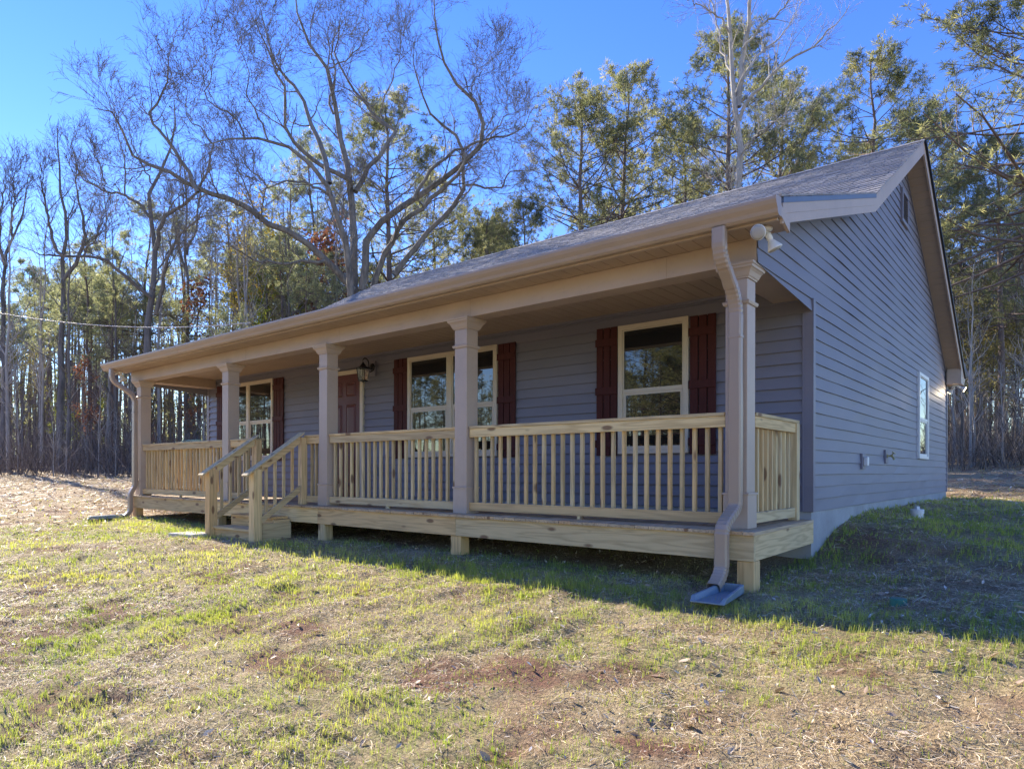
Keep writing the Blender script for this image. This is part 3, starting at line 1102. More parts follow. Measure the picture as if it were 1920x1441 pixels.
def window(u0, u1, z0, z1, zm, mp, mull=None, mat='clay_trim', flip=False):
    T = .058
    w = MB()
    mbox(w, mp, u0, u1, .001, .048, z1 - T, z1)
    mbox(w, mp, u0, u1, .001, .048, z0, z0 + T * .8)
    mbox(w, mp, u0, u0 + T, .001, .0475, z0 + T * .8, z1 - T)
    mbox(w, mp, u1 - T, u1, .001, .0475, z0 + T * .8, z1 - T)
    bays = [(u0 + T, u1 - T)]
    if mull:
        mbox(w, mp, mull - .05, mull + .05, .001, .0472, z0 + T * .8, z1 - T)
        bays = [(u0 + T, mull - .05), (mull + .05, u1 - T)]
    fr = w.build('window', M[mat], house, bevel=.003)
    for a, c_ in bays:
        s_ = MB()
        zi0, zi1 = z0 + T * .8, z1 - T
        g_ = .0022
        mbox(s_, mp, a + g_, c_ - g_, .003, .036, zm - .022, zm + .022)
        for uu0, uu1 in ((a + g_, a + .018), (c_ - .018, c_ - g_)):
            mbox(s_, mp, uu0, uu1, .003, .036, zm + .0222, zi1 - g_)
        mbox(s_, mp, a + .0182, c_ - .0182, .003, .036, zi1 - .016, zi1 - g_)
        s_.build('sash', M[mat], fr, bevel=.0015)
        s_ = MB()
        mbox(s_, mp, a + g_, a + .042, .003, .028, zi0 + g_, zm - .0222)
        mbox(s_, mp, c_ - .042, c_ - g_, .003, .028, zi0 + g_, zm - .0222)
        mbox(s_, mp, a + .0422, c_ - .0422, .003, .028, zi0 + g_, zi0 + .045)
        mbox(s_, mp, a + .0422, c_ - .0422, .003, .028, zm - .052, zm - .0222)
        s_.build('sash', M[mat], fr, bevel=.0015)
        for zz0, zz1, oo in ((zm + .021, zi1 - .015, .024), (zi0 + .044, zm - .051, .020)):
            p_ = MB()
            mbox(p_, mp, a + .016, c_ - .016, .002, oo, zz0, zz1)
            p_.build('pane', M['glass'], fr)
    return fr


def shutter(u0, u1, z0, z1, mp):
    w = MB()
    bw = (u1 - u0 - .03) / 3
    for k in range(3):
        a = u0 + .003 + k * (bw + .012)
        dz = rng.uniform(-.002, .002)
        mbox(w, mp, a, a + bw, .017, .036, z0 + dz, z1 + dz)
    sh = w.build('shutter', M['red'], house, bevel=.004)
    L = z1 - z0
    for zc in (z0 + L * .093, z0 + L * .505, z1 - L * .115):
        w = MB()
        mbox(w, mp, u0 - .006, u1 + .004, .0365, .054, zc - .046, zc + .046)
        w.build('batten', M['red'], sh, bevel=.004)
    w = MB()
    mbox(w, mp, u0 + .02, u1 - .02, .006, .0165, z0 + .01, z1 - .01)
    w.build('backing', M['black'], sh)


fmap0 = fmap
fmap = lambda u, o, z: (u, YW - o - .011, z)     # trim stands proud of the laps
ZT, Z0W, ZM = 2.253, .698, 1.455
window(-2.313, -1.402, Z0W, ZT, ZM, fmap)
shutter(-2.628, -2.330, .680, ZT + .004, fmap)
shutter(-1.385, -1.077, .680, ZT - .012, fmap)
window(-6.108, -4.261, Z0W, ZT + .01, ZM - .005, fmap, mull=-5.19)
shutter(-6.440, -6.124, .685, ZT + .014, fmap)
shutter(-4.245, -3.930, .680, ZT + .006, fmap)
window(-11.79, -9.956, Z0W, ZT + .02, ZM + .01, fmap, mull=-10.87)
shutter(-12.13, -11.808, .685, ZT + .024, fmap)
shutter(-9.940, -9.600, .685, ZT + .014, fmap)
window(8.06, 9.06, .72, 2.215, 1.42, smap, mat='white')

# front door
w = MB()
DX0, DX1, DZ1 = -8.20, -7.29, 2.135
mbox(w, fmap, DX0 - .075, DX0, .001, .046, .002, DZ1 + .07)
mbox(w, fmap, DX1, DX1 + .075, .001, .046, .002, DZ1 + .07)
mbox(w, fmap, DX0, DX1, .001, .0455, DZ1, DZ1 + .07)
dfm = w.build('door_frame', M['clay_trim'], house, bevel=.003)
w = MB()
mbox(w, fmap, DX0 + .003, DX1 - .003, .001, .020, .015, DZ1 - .003)
door = w.build('door', M['door'], house)
W_ = DX1 - DX0
for cx_ in (DX0 + W_ * .29, DX0 + W_ * .71):
    for z0, z1 in ((.24, .80), (.98, 1.62), (1.76, 2.00)):
        w = MB()
        hw = W_ * .145
        o0, o1, o2 = .0205, .027, .022
        rings = [(hw, 0, o0), (hw - .012, .012, .0285), (hw - .026, .026, .0215), (hw - .05, .05, .0275)]
        vs, fs = [], []
        for h_, d_, o in rings:
            vs += [fmap(cx_ - h_, o, z0 + d_), fmap(cx_ + h_, o, z0 + d_), fmap(cx_ + h_, o, z1 - d_), fmap(cx_ - h_, o, z1 - d_)]
        for k in range(3):
            for i in range(4):
                fs.append((k * 4 + i, k * 4 + (i + 1) % 4, k * 4 + 4 + (i + 1) % 4, k * 4 + 4 + i))
        fs.append((12, 13, 14, 15))
        w.add(vs, fs).build('panel', M['door'], door)
w = MB().lathe([(.030, 0), (.032, .006), (.012, .01), (.012, .03), (.026, .038), (.030, .05), (.022, .062), (.004, .066)], fmap(DX0 + .07, .020, .96), (0, -1, 0))
w.build('door_knob', M['brass'], door, True)
w = MB().box(DX0, DX1, YW - .075, YW - .0465, .001, .018)
w.build('threshold', M['brass'], door)

# wall lantern by the door
lx, lz = -6.965, 2.165
w = MB()
mbox(w, fmap, lx - .075, lx + .075, .017, .040, lz - .12, lz + .13)
lp = w.build('mounting_block', M['siding_trim'], house, bevel=.003)
lan = MB()
lan.lathe([(.062, 0), (.066, .006), (.055, .016), (.020, .028)], fmap(lx, .0405, lz + .03), (0, -1, 0), 24)
ly = YW - .245
hook = [(lx, YW - .055, lz + .02)] + [(lx, YW - .075 - .17 * (1 - math.cos(t)) / 2 * 1.0, lz + .03 + .155 * math.sin(t * .62)) for t in np.linspace(.15, math.pi, 12)] + [(lx, ly, lz + .085)]
hook = [(lx, YW - .05, lz + .01), (lx, YW - .09, lz - .005), (lx, YW - .125, lz + .03), (lx, YW - .13, lz + .09), (lx, YW - .145, lz + .135), (lx, YW - .18, lz + .162), (lx, YW - .22, lz + .160), (lx, ly - .0, lz + .135), (lx, ly - .012, lz + .11), (lx, ly, lz + .09)]
lan.tube(hook, [.010] * 10, 8)
lan.tube([(lx, YW - .05, lz - .03), (lx, YW - .10, lz - .05), (lx, YW - .14, lz - .03), (lx, YW - .13, lz + .03)], [.007] * 4, 8)
lan.lathe([(.004, 0), (.012, -.006), (.008, -.02), (.024, -.03), (.030, -.045), (.045, -.055), (.052, -.075), (.085, -.092), (.098, -.098), (.096, -.104), (.070, -.104)], (lx, ly, lz + .10), (0, 0, 1), 24)
lantern = lan.build('wall_lantern', M['black'], house, True)
w = MB()
zt_, zb_ = lz - .005, lz - .205
ht, hb = .072, .052
for sx in (-1, 1):
    for sy in (-1, 1):
        w.tube([(lx + sx * ht, ly + sy * ht, zt_), (lx + sx * hb, ly + sy * hb, zb_)], .006, 4)
for z_, h_ in ((zt_, ht), (zb_, hb)):
    for s_ in (-1, 1):
        w.box(lx - h_ - .006, lx + h_ + .006, ly + s_ * h_ - .005, ly + s_ * h_ + .005, z_ - .008, z_ + .006)
        w.box(lx + s_ * h_ - .005, lx + s_ * h_ + .005, ly - h_ - .006, ly + h_ + .006, z_ - .0085, z_ + .0065)
w.box(lx - hb, lx + hb, ly - hb, ly + hb, zb_ - .014, zb_ - .0087)
w.lathe([(.02, 0), (.012, -.012), (.004, -.026)], (lx, ly, zb_ - .014), (0, 0, 1), 12)
w.build('cage', M['black'], lantern)
w = MB()
for sx, sy in ((1, 0), (-1, 0), (0, 1), (0, -1)):
    a = (-sy, sx)
    q = lambda h_, z_, s_: (lx + sx * h_ + a[0] * s_ * h_, ly + sy * h_ + a[1] * s_ * h_, z_)
    w.add([q(hb - .003, zb_, -1), q(hb - .003, zb_, 1), q(ht - .003, zt_, 1), q(ht - .003, zt_, -1)], [(0, 1, 2, 3)])
w.build('glass', M['lglass'], lantern)
w = MB().lathe([(.014, 0), (.014, -.03), (.018, -.045), (.027, -.075), (.024, -.098), (.010, -.110)], (lx, ly, zt_ - .02), (0, 0, 1), 16)
w.build('bulb', M['lens'], lantern, True)
# small cover plate by the door
w = MB()
mbox(w, fmap, -6.86, -6.76, .017, .034, .40, .56)
w.build('outlet_cover', M['drip'], house, bevel=.004)

# gable vent
w = MB()
y0, y1, z0, z1 = 6.49, 7.03, 4.36, 4.88
for a in ((y0, y1, z0, z0 + .06), (y0, y1, z1 - .06, z1), (y0, y0 + .06, z0 + .06, z1 - .06), (y1 - .06, y1, z0 + .06, z1 - .06)):
    mbox(w, smap, a[0], a[1], .002, .046, a[2], a[3])
vent = w.build('gable_vent', M['siding_trim'], house, bevel=.004)
w = MB()
mbox(w, smap, y0 + .05, y1 - .05, .002, .018, z0 + .05, z1 - .05)
w.build('backing', M['black'], vent)
w = MB()
for k in range(11):
    z = z0 + .075 + k * .034
    w.add([smap(y0 + .061, .041, z - .006), smap(y1 - .061, .041, z - .006), smap(y1 - .061, .021, z + .016), smap(y0 + .061, .021, z + .016),
           smap(y0 + .061, .038, z - .009), smap(y1 - .061, .038, z - .009), smap(y1 - .061, .018, z + .013), smap(y0 + .061, .018, z + .013)],
          [(0, 1, 2, 3), (7, 6, 5, 4), (4, 5, 1, 0), (3, 2, 6, 7)])
w.build('louvres', M['siding_trim'], vent)

# side wall: outlet box and hose tap, each on its mounting block
w = MB()
mbox(w, smap, 3.93, 4.10, .002, .036, .525, .715)
ob = w.build('outlet_block', M['siding_trim'], house, bevel=.004)
w = MB()
mbox(w, smap, 3.97, 4.06, .0365, .085, .565, .675)
w.build('outlet_cover', M['pvc'], ob, bevel=.008)
w = MB()
mbox(w, smap, 5.33, 5.50, .002, .036, .61, .80)
fb = w.build('tap_block', M['siding_trim'], house, bevel=.004)
w = MB()
w.lathe([(.028, 0), (.030, .008), (.014, .012), (.014, .055), (.018, .058), (.018, .075)], smap(5.41, .0365, .715), (1, 0, 0), 14)
w.tube([smap(5.41, .085, .715), smap(5.41, .115, .695), smap(5.41, .125, .660)], [.016, .015, .017], 10)
w.lathe([(.008, 0), (.008, .035), (.030, .036), (.031, .046), (.008, .048)], smap(5.41, .095, .725), (.6, 0, .8), 10)
w.build('hose_tap', M['brass'], fb, True)


# flood lights under the eaves
def flood(x, y, z, lit=False, nm='flood_light'):
    w = MB()
    w.lathe([(.056, 0), (.060, -.006), (.056, -.020), (.030, -.028)], (x, y, z), (0, 0, 1), 20)
    f = w.build(nm, M['white'], house, True)
    for d, q in (((.02, -.93, -.36), 0), ((.34, .22, -.85), 1)) if not lit else (((.62, .1, -.35), 0), ((-.5, .3, -.6), 1)):
        d = Vector(d).normalized()
        p0 = Vector((x, y, z - .022)) + Vector((d.x, d.y, 0)) * .018
        w = MB()
        w.lathe([(.008, -.01), (.009, .02), (.020, .026), (.024, .034), (.024, .078), (.021, .080), (.021, .090), (.026, .094), (.036, .115), (.056, .150), (.061, .160), (.060, .166)], p0, d, 24)
        h_ = w.build('lamp_holder', M['white'], f, True)
        w = MB()
        w.lathe([(.055, .1655), (.056, .168), (.045, .174), (.020, .178)], p0, d, 24)
        w.build('lens', M['lit'] if lit else M['lens'], h_, True)
    return f


flood(.045, .105, 2.447)
flood(-12.66, .105, 2.447)
flood(.085, 12.02 - .35, 2.334, True)
spl = bpy.data.lights.new('flood_lamp_light', 'SPOT')
spl.energy = 7
spl.color = (1.0, .80, .50)
spl.spot_size = R(100)
spl.shadow_soft_size = .05
spo = bpy.data.objects.new('flood_lamp_light', spl)
COL.objects.link(spo)
spo.location = (.16, 11.60, 2.20)
spo.rotation_euler = Vector((-.55, -1.4, -.30)).to_track_quat('-Z', 'Y').to_euler()


# downspouts
def spout(path, name='downspout', wd=.108, dp=.076):
    """path of (x, y, z, corrugated); rectangular pipe, rings squeezed where it is crimped"""
    pts = [Vector(p[:3]) for p in path]
    vs, fs = [], []
    rings = []
    for i in range(len(pts) - 1):
        n = 2 if path[i][3] else max(1, int((pts[i + 1] - pts[i]).length / .5))
        for k in range(n):
            rings.append((pts[i].lerp(pts[i + 1], k / n), 1.0 - (.07 if path[i][3] and k % 2 else 0)))
    rings.append((pts[-1], 1.0))
    for i, (p, sc_) in enumerate(rings):
        a = rings[max(0, i - 2)][0]
        c_ = rings[min(len(rings) - 1, i + 2)][0]
        t = (c_ - a).normalized()
        side = Vector((1, 0, 0)) - t * t.x
        side.normalize()
        d = t.cross(side)
        hw, hd, ch = wd / 2 * sc_, dp / 2 * sc_, .012
        for su, sv in ((hw - ch, hd), (hw, hd - ch), (hw, -hd + ch), (hw - ch, -hd), (-hw + ch, -hd), (-hw, -hd + ch), (-hw, hd - ch), (-hw + ch, hd)):
            vs.append(p + side * su + d * sv)
    for i in range(len(rings) - 1):
        for k in range(8):
            k2 = (k + 1) % 8
            fs.append((i * 8 + k, i * 8 + k2, i * 8 + 8 + k2, i * 8 + 8 + k))
    mb = MB().add(vs, fs)
    mb.f = [tuple(f) for f in mb.f]
    o = mb.build(name, M['gutter'], house)
    so = o.modifiers.new('wall', 'SOLIDIFY')
    so.thickness = .0025
    so.offset = 0
    return o


def bend(p0, p1, p2, n=5, flag=1):
    out = []
    p0, p1, p2 = Vector(p0), Vector(p1), Vector(p2)
    for k in range(n + 1):
        t = k / n
        q = p0 * (1 - t) ** 2 + p1 * 2 * t * (1 - t) + p2 * t * t
        out.append((*q, 1))
    return out


def smooth_spout(x0, x1, ytop, ycol, yout, zlow, zout):
    pts = [(x0, ytop, 2.455, 0), (x0, ytop, 2.33, 0)]
    pts += bend((x0, ytop, 2.33), (x0, ytop + .01, 2.22), (x0 * .7 + x1 * .3, ytop + (ycol - ytop) * .35, 2.14), 6)[1:]
    pts += bend((x0 * .3 + x1 * .7, ytop + (ycol - ytop) * .68, 2.03), (x1, ycol, 1.93), (x1, ycol, 1.80), 6)
    pts += [(x1, ycol, 1.0, 0), (x1, ycol, .22, 0)]
    pts += bend((x1, ycol, .22), (x1, ycol, .17), (x1, ycol - (ycol - yout) * .40, .125), 5)[1:]
    pts += bend((x1, ycol - (ycol - yout) * .60, .095), (x1, yout, .045), (x1, yout, -.02), 5)
    pts += [(x1, yout, -.25, 0)]
    pts += bend((x1, yout, -.25), (x1, yout, -.36), (x1 + .0, yout - .17, -.435), 7)[1:]
    return pts


spo_r = spout(smooth_spout(-.250, -.232, -.105, .205, -.085, .1, -.4))
spo_l = spout(smooth_spout(-12.50, -12.205, -.105, .205, .125, .1, -.4))
for sx, yc in ((-.232, .205), (-12.205, .205)):
    w = MB()
    w.box(sx - .0565, sx + .0565, yc - .0405, yc + .04, 1.608, 1.632)
    w.build('strap', M['gutter'], spo_r if sx > -5 else spo_l, bevel=.002)


# ------------------------------------------------------------------ small things on the ground
def splash_block(x, y, yaw, label):
    z = gz(x, y)
    w = MB()
    L, Wf, Wb, t = .56, .26, .18, .014
    def P_(u, v_, h):
        return (u, v_, h)
    # tray floor
    w.hexa([(-Wf / 2, -L / 2, 0), (Wf / 2, -L / 2, 0), (Wb / 2, L / 2, .02), (-Wb / 2, L / 2, .02)], [(-Wf / 2, -L / 2, t), (Wf / 2, -L / 2, t), (Wb / 2, L / 2, .02 + t), (-Wb / 2, L / 2, .02 + t)])
    for s_ in (-1, 1):
        a = [(s_ * Wf / 2, -L / 2, 0.001), (s_ * (Wf / 2 - .045), -L / 2 + .0, .001), (s_ * (Wb / 2 - .04), L / 2, .021), (s_ * Wb / 2, L / 2, .021)]
        c_ = [(s_ * (Wf / 2 + .006), -L / 2 + .05, .050), (s_ * (Wf / 2 - .020), -L / 2 + .05, .050), (s_ * (Wb / 2 - .018), L / 2, .095), (s_ * (Wb / 2 + .006), L / 2, .095)]
        w.hexa(a if s_ < 0 else a[::-1], c_ if s_ < 0 else c_[::-1])
    w.hexa([(-Wb / 2, L / 2, .02), (Wb / 2, L / 2, .02), (Wb / 2, L / 2 + .02, .02), (-Wb / 2, L / 2 + .02, .02)], [(-Wb / 2, L / 2, .095), (Wb / 2, L / 2, .095), (Wb / 2, L / 2 + .015, .095), (-Wb / 2, L / 2 + .015, .095)])
    o = w.build('splash_block', M['splash'], None, bevel=.006)
    o.location = (x, y, z + .012)
    o.rotation_euler = (R(-2), 0, R(yaw))
    tag(o, label, 'splash block')
    return o


splash_block(-.115, -.41, 3, 'grey blue plastic splash block under the right hand downspout')
splash_block(-11.95, -.42, -20, 'far grey splash block in the grass below the left downspout')

cz = gz(.40, 4.89)
w = MB().lathe([(.072, -.2), (.072, .055), (.078, .056), (.080, .060), (.080, .105), (.074, .112), (.030, .114), (.030, .114)], (0, 0, 0), (0, 0, 1), 28)
w.lathe([(.030, .1145), (.030, .145), (.026, .150)], (0, 0, 0), (0, 0, 1), 4)
cl = w.build('pipe_cleanout', M['pvc'], None, bevel=.0)
cl.location = (.40, 4.89, cz)
tag(cl, 'white plastic drain cleanout cap sticking out of the lawn beside the house', 'drain cap')
w = MB().lathe([(.055, -.05), (.055, .004), (.050, .008), (.0, .010)], (0, 0, 0), (0, 0, 1), 24)
gl = w.build('valve_cover', M['green_plastic'])
gl.location = (1.02, -.02, gz(1.02, -.02) + .012)
tag(gl, 'small green round valve lid sunk in the shaded lawn', 'valve cover')
w = MB()
for k in range(5):
    for j in range(2):
        w.box(-.36 + k * .148, -.22 + k * .148, -.24 + j * .245, -.005 + j * .245, 0, .03)
w.box(-.365, .375, -.242, .242, -.03, -.001)
pv = w.build('ribbed_paver', M['paver'], None, bevel=.008)
pv.scale = (.75, .8, 1)
pv.location = (-8.15, -.62, gz(-8.15, -.62) + .012)
pv.rotation_euler = (0, 0, R(8))
tag(pv, 'flat pale ribbed paver lying on the ground left of the steps', 'paver')
# transformer cabinet far behind the left railing
p = at(375, 850, 33)
zc = gz(p[0], p[1])
w = MB().box(-.75, .75, -.5, .5, 0, 1.0)
w.prism_x([(-.55, 1.0), (.55, 1.0), (.55, 1.12), (-.55, 1.18)], -.80, .80)
tb = w.build('utility_cabinet', M['pale_green'], None, bevel=.03)
top_z = at(375, 826, 33)[2]
tb.location = (p[0], p[1], top_z - 1.18)
tag(tb, 'pale green utility cabinet at the wood edge, seen over the left railing', 'utility box')

# power line coming in from the left
wp = []
for t in np.linspace(-.35, 1, 50):
    px_ = t * 470
    py_ = 589 + .178 * px_ - .000303 * px_ ** 2
    dpt = 22 - 3.5 * t
    wp.append(at(px_, py_, dpt))
w = MB().tube(wp, [.013] * len(wp), 6)
w.tube([Vector(q) + Vector((0, 0, .016 * math.sin(i * 2.4))) for i, q in enumerate(wp)], [.006] * len(wp), 5)
pl_ = w.build('power_line', M['wire'], None, True)
tag(pl_, 'twisted grey overhead power cable sagging in from the left', 'power line')

# ------------------------------------------------------------------ trees
def rand_perp(T, g):
    r_ = g.normal(size=T.shape)
    r_ -= (r_ * T).sum(-1, keepdims=True) * T
    return norm(r_)


def lookup(P, t):
    """point and tangent on polylines P (m,k,3) at t (m,c) in 0..1"""
    m_, k, _ = P.shape
    f = t * (k - 1)
    i = np.minimum(f.astype(int), k - 2)
    fr = (f - i)[..., None]
    mi = np.arange(m_)[:, None]
    a, b_ = P[mi, i], P[mi, i + 1]
    return a * (1 - fr) + b_ * fr, norm(b_ - a)


def spawn(P, Rr, c, g, t0, t1, L, ang, K, wob, up, rfac=.55, rmin=.004, taper=.35, keep=1.0, even=False, lmin=.35):
    """grow c children from every polyline of P; L is the length at the parent's base, shorter near its tip"""
    m_ = len(P)
    t = (np.linspace(t0, t1, c)[None] + g.uniform(-.5, .5, (m_, c)) * (t1 - t0) / c) if even else g.uniform(t0, t1, (m_, c))
    t = np.clip(t, 0, .999)
    p, T = lookup(P, t)
    k = Rr.shape[1]
    f = t * (k - 1)
    i = np.minimum(f.astype(int), k - 2)
    mi = np.arange(m_)[:, None]
    pr = Rr[mi, i] * (1 - (f - i)) + Rr[mi, i + 1] * (f - i)
    p, T, pr, tt = p.reshape(-1, 3), T.reshape(-1, 3), pr.ravel(), t.ravel()
    Ls = (np.broadcast_to(np.asarray(L, float).reshape(-1, 1), (m_, c)) if np.ndim(L) else np.full((m_, c), float(L))).ravel()
    if keep < 1:
        s_ = g.random(len(p)) < keep
        p, T, pr, tt, Ls = p[s_], T[s_], pr[s_], tt[s_], Ls[s_]
    n = len(p)
    a = np.radians(g.normal(ang, 12, n))[:, None]
    d = norm(T * np.cos(a) + rand_perp(T, g) * np.sin(a) + np.array([0, 0, up]))
    ln = Ls * (lmin + (1 - lmin) * (1 - tt)) * g.uniform(.6, 1.25, n)
    st = (ln / (K - 1))[:, None]
    Q = np.empty((n, K, 3))
    Q[:, 0] = p
    for j in range(1, K):
        d = norm(d + g.normal(0, wob, (n, 3)) + np.array([0, 0, up * .35]))
        Q[:, j] = Q[:, j - 1] + d * st
    r0 = np.maximum(np.minimum(pr * rfac, ln * .02 + .004), rmin)
    RR = np.maximum(r0[:, None] * np.linspace(1, taper, K)[None] ** 1.0, rmin * .7)
    return Q, RR, ln


def tufts(P, D, g, n, L, w, tintbase=None, spread=.75):
    """needle clumps: n thin blades fanned out around direction D at every point"""
    m_ = len(P)
    d = norm(D[:, None] * g.uniform(.15, 1.0, (m_, n, 1)) + g.normal(0, spread, (m_, n, 3)))
    ln = L * g.uniform(.7, 1.2, (m_, n, 1))
    s_ = rand_perp(d, g) * (w * .5)
    base = P[:, None] + g.normal(0, .025, (m_, n, 3))
    tip = base + d * ln
    mid = base + d * ln * .45
    V = np.stack([base, mid + s_, tip, mid - s_], 2).reshape(-1, 3)
    F = np.arange(m_ * n * 4).reshape(-1, 4)
    tint = g.random(m_) if tintbase is None else tintbase
    tint = np.repeat(tint, n * 4)
    return V, F, tint


def leaves(P, g, size, tint=None):
    m_ = len(P)
    a = norm(g.normal(size=(m_, 3)))
    b_ = rand_perp(a, g)
    s_ = size * g.uniform(.6, 1.3, (m_, 1))
    V = np.stack([P - a * s_, P + b_ * s_ * .55, P + a * s_, P - b_ * s_ * .55], 1).reshape(-1, 3)
    F = np.arange(m_ * 4).reshape(-1, 4)
    return V, F, np.repeat(g.random(m_) if tint is None else tint, 4)


def clump_tint(P, g, s=1.1):
    """light and dark clumps inside a crown"""
    o = g.uniform(0, 100, 3)
    n = fbm(P[:, 0] + o[0] + P[:, 2] * .7, P[:, 1] + o[1] + P[:, 2] * .9, s, 31, 2)
    return np.clip((n - .5) * 1.7 + .5 + g.normal(0, .10, len(P)), 0, 1)


def tri_only(F):
    return F


def make_pine(seed, H=18.0, cb=.45, cr=2.8, nb=44, ntuft=5, nn=13, r0=.17, nlen=.21, nw=.022, stubs=14, lean=.0, lod=1.0, droop=.10):
    """returns (trunk mesh data, crown mesh data) of a loblolly type pine, base at the origin"""
    g = np.random.default_rng(seed)
    K = 14
    z = np.linspace(0, H, K)
    wob = np.cumsum(g.normal(0, .05, (K, 2)), 0) * (z / H)[:, None] * 1.4
    tr = np.stack([wob[:, 0] + lean * z / H * 1.0, wob[:, 1], z - .4 * (z == 0)], -1)[None]
    rr = (r0 * (1 - .86 * (z / H) ** 1.15) * (1 + .35 * np.exp(-z / .35)))[None]
    parts = [tubes(tr, rr, 9)]
    # whorls of limbs
    t = np.sort(g.uniform(cb, .985, nb))
    t = cb + (.985 - cb) * (np.floor((t - cb) / (1 - cb) * 15) + g.uniform(0, .5, nb)) / 15
    p, T = lookup(tr, t[None])
    p = p[0]
    q = (t - cb) / (1 - cb)
    L = cr * (1 - q) ** .62 * (.55 + .45 * np.minimum(1, q / .18 + .3)) * g.uniform(.75, 1.3, nb) + .3
    az = np.cumsum(g.uniform(1.4, 2.9, nb))
    el = np.radians(-6 + 52 * q + g.normal(0, 9, nb))
    d = np.stack([np.cos(az) * np.cos(el), np.sin(az) * np.cos(el), np.sin(el)], -1)
    KB = 7
    Q = np.empty((nb, KB, 3))
    Q[:, 0] = p
    for j in range(1, KB):
        d = norm(d + g.normal(0, .10, (nb, 3)) + np.array([0, 0, -droop * .3 if j < 3 else .13]))
        Q[:, j] = Q[:, j - 1] + d * (L / (KB - 1))[:, None]
    rb = np.maximum(r0 * .30 * (1 - q * .6)[:, None] * (L / cr)[:, None] ** .6 * np.linspace(1, .22, KB)[None], .007)
    parts.append(tubes(Q, rb, 5))
    # side shoots
    S, RS, _ = spawn(Q, rb, 9, g, .22, 1.0, L * .55, 50, 4, .14, .16, .5, .006, .5, .92)
    S2, RS2, _ = spawn(S, RS, 3, g, .25, 1.0, .5, 48, 3, .15, .18, .6, .005, .6, .9)
    parts += [tubes(S, RS, 3), tubes(S2, RS2, 3)]
    # dead stubs below the crown
    if stubs:
        ts = g.uniform(cb * .45, cb + .06, stubs)
        ps, _ = lookup(tr, ts[None])
        azs = g.uniform(0, 6.28, stubs)
        ds = np.stack([np.cos(azs), np.sin(azs), g.uniform(-.25, .35, stubs)], -1)
        ls = g.uniform(.4, cr * .55, stubs)[:, None]
        D_ = np.stack([ps[0] + ds * ls * k / 3 + g.normal(0, .05, (stubs, 3)) * k for k in range(4)], 1)
        parts.append(tubes(D_, np.maximum(.03 * np.linspace(1, .25, 4)[None] * np.ones((stubs, 1)), .006), 3))
    V, F = join(parts)
    # needles: along the outer half of the shoots and at the limb tips
    c = ntuft
    S_ = np.concatenate([S[:, [0, 1, 3]], S2])
    tt = g.uniform(.55, 1.0, (len(S_), c))
    tp, tT = lookup(S_, tt)
    tp, tT = tp.reshape(-1, 3), tT.reshape(-1, 3)
    t2 = g.uniform(.6, 1.0, (nb, 4))
    lp, lT = lookup(Q, t2)
    TP = np.concatenate([tp, lp.reshape(-1, 3)])
    TD = np.concatenate([tT, lT.reshape(-1, 3)])
    TD = norm(TD + np.array([0, 0, .35]))
    top = tr[0, -1][None] + g.normal(0, .12, (8, 3)) * np.array([1, 1, 1.5])
    TP = np.concatenate([TP, top])
    TD = np.concatenate([TD, np.tile([0, 0, 1.0], (8, 1))])
    keep = g.random(len(TP)) < lod
    TP, TD = TP[keep], TD[keep]
    TP += g.normal(0, .05, TP.shape)
    cv, cf, ct = tufts(TP, TD, g, nn, nlen, nw, clump_tint(TP, g), .62)
    return (V, F), (cv, cf, ct)


def mesh_pair(pair, bmat, cmat, nm='pine'):
    (V, F), (cv, cf, ct) = pair
    return (raw_mesh('trunk', V, F, bmat, True), raw_mesh('crown', cv, [cf], cmat, False, {'tint': ct}))


def plant(name, meshes, x, y, scale=1.0, rz=0.0, label=None, cat='tree', group=None, zoff=-.05, names=('trunk', 'crown'), sx=1.0):
    o = empty(name, (x, y, gz(x, y) + zoff))
    o.rotation_euler = (0, 0, rz)
    o.scale = (scale * sx, scale * sx, scale)
    for n_, me in zip(names, meshes):
        c_ = bpy.data.objects.new(n_, me)
        COL.objects.link(c_)
        c_.parent = o
    tag(o, label, cat, group)
    return o


bp, nm_, nmd = M['bark_pine'], M['needles'], M['needles_dark']
PINES = {
    'a': mesh_pair(make_pine(101, 18, .42, 4.3, 60, 1, 17, .19), bp, nm_),
    'b': mesh_pair(make_pine(102, 18, .50, 3.6, 54, 1, 17, .17), bp, nm_),
    'c': mesh_pair(make_pine(103, 18, .38, 4.9, 68, 1, 17, .21), bp, nm_),
    'd': mesh_pair(make_pine(104, 18, .60, 2.6, 36, 1, 20, .15, lean=.5), bp, nm_),
    'e': mesh_pair(make_pine(105, 18, .66, 2.4, 32, 1, 20, .15, lean=-.4), bp, nm_),
    'f': mesh_pair(make_pine(106, 18, .56, 3.0, 26, 1, 15, .16, nw=.028), bp, M['needles_hazed']),
    'g': mesh_pair(make_pine(107, 18, .72, 2.2, 20, 1, 15, .13, nw=.028, stubs=26), bp, M['needles_hazed'])
}
PINES.update({
    'h': mesh_pair(make_pine(108, 18, .46, 3.6, 34, 1, 18, .17, stubs=20), bp, M['needles_hazed']),
    'i': mesh_pair(make_pine(109, 18, .80, 1.8, 16, 1, 15, .12, nw=.028, stubs=26), bp, M['needles_hazed']),
})


def pine_at(kind, px, pytop, depth, label, group=None, name='pine_tree', sx=1.0, rz=None):
    p = at(px, CAM_CY, depth)
    x, y = p[0], p[1]
    if x < -14 and y - .114 * (-12 - x) < 5.2:
        return None            # the open side: nothing stands between the low sun and the lawn
    top = at(px, pytop, depth)[2]
    h = top - gz(x, y)
    s_ = h / 18.0
    if group is None:
        group_ = None
    else:
        group_ = group
    return plant(name, PINES[kind], x, y, s_, rng.uniform(0, 6.28) if rz is None else rz, label, 'pine tree', group_, sx=sx)


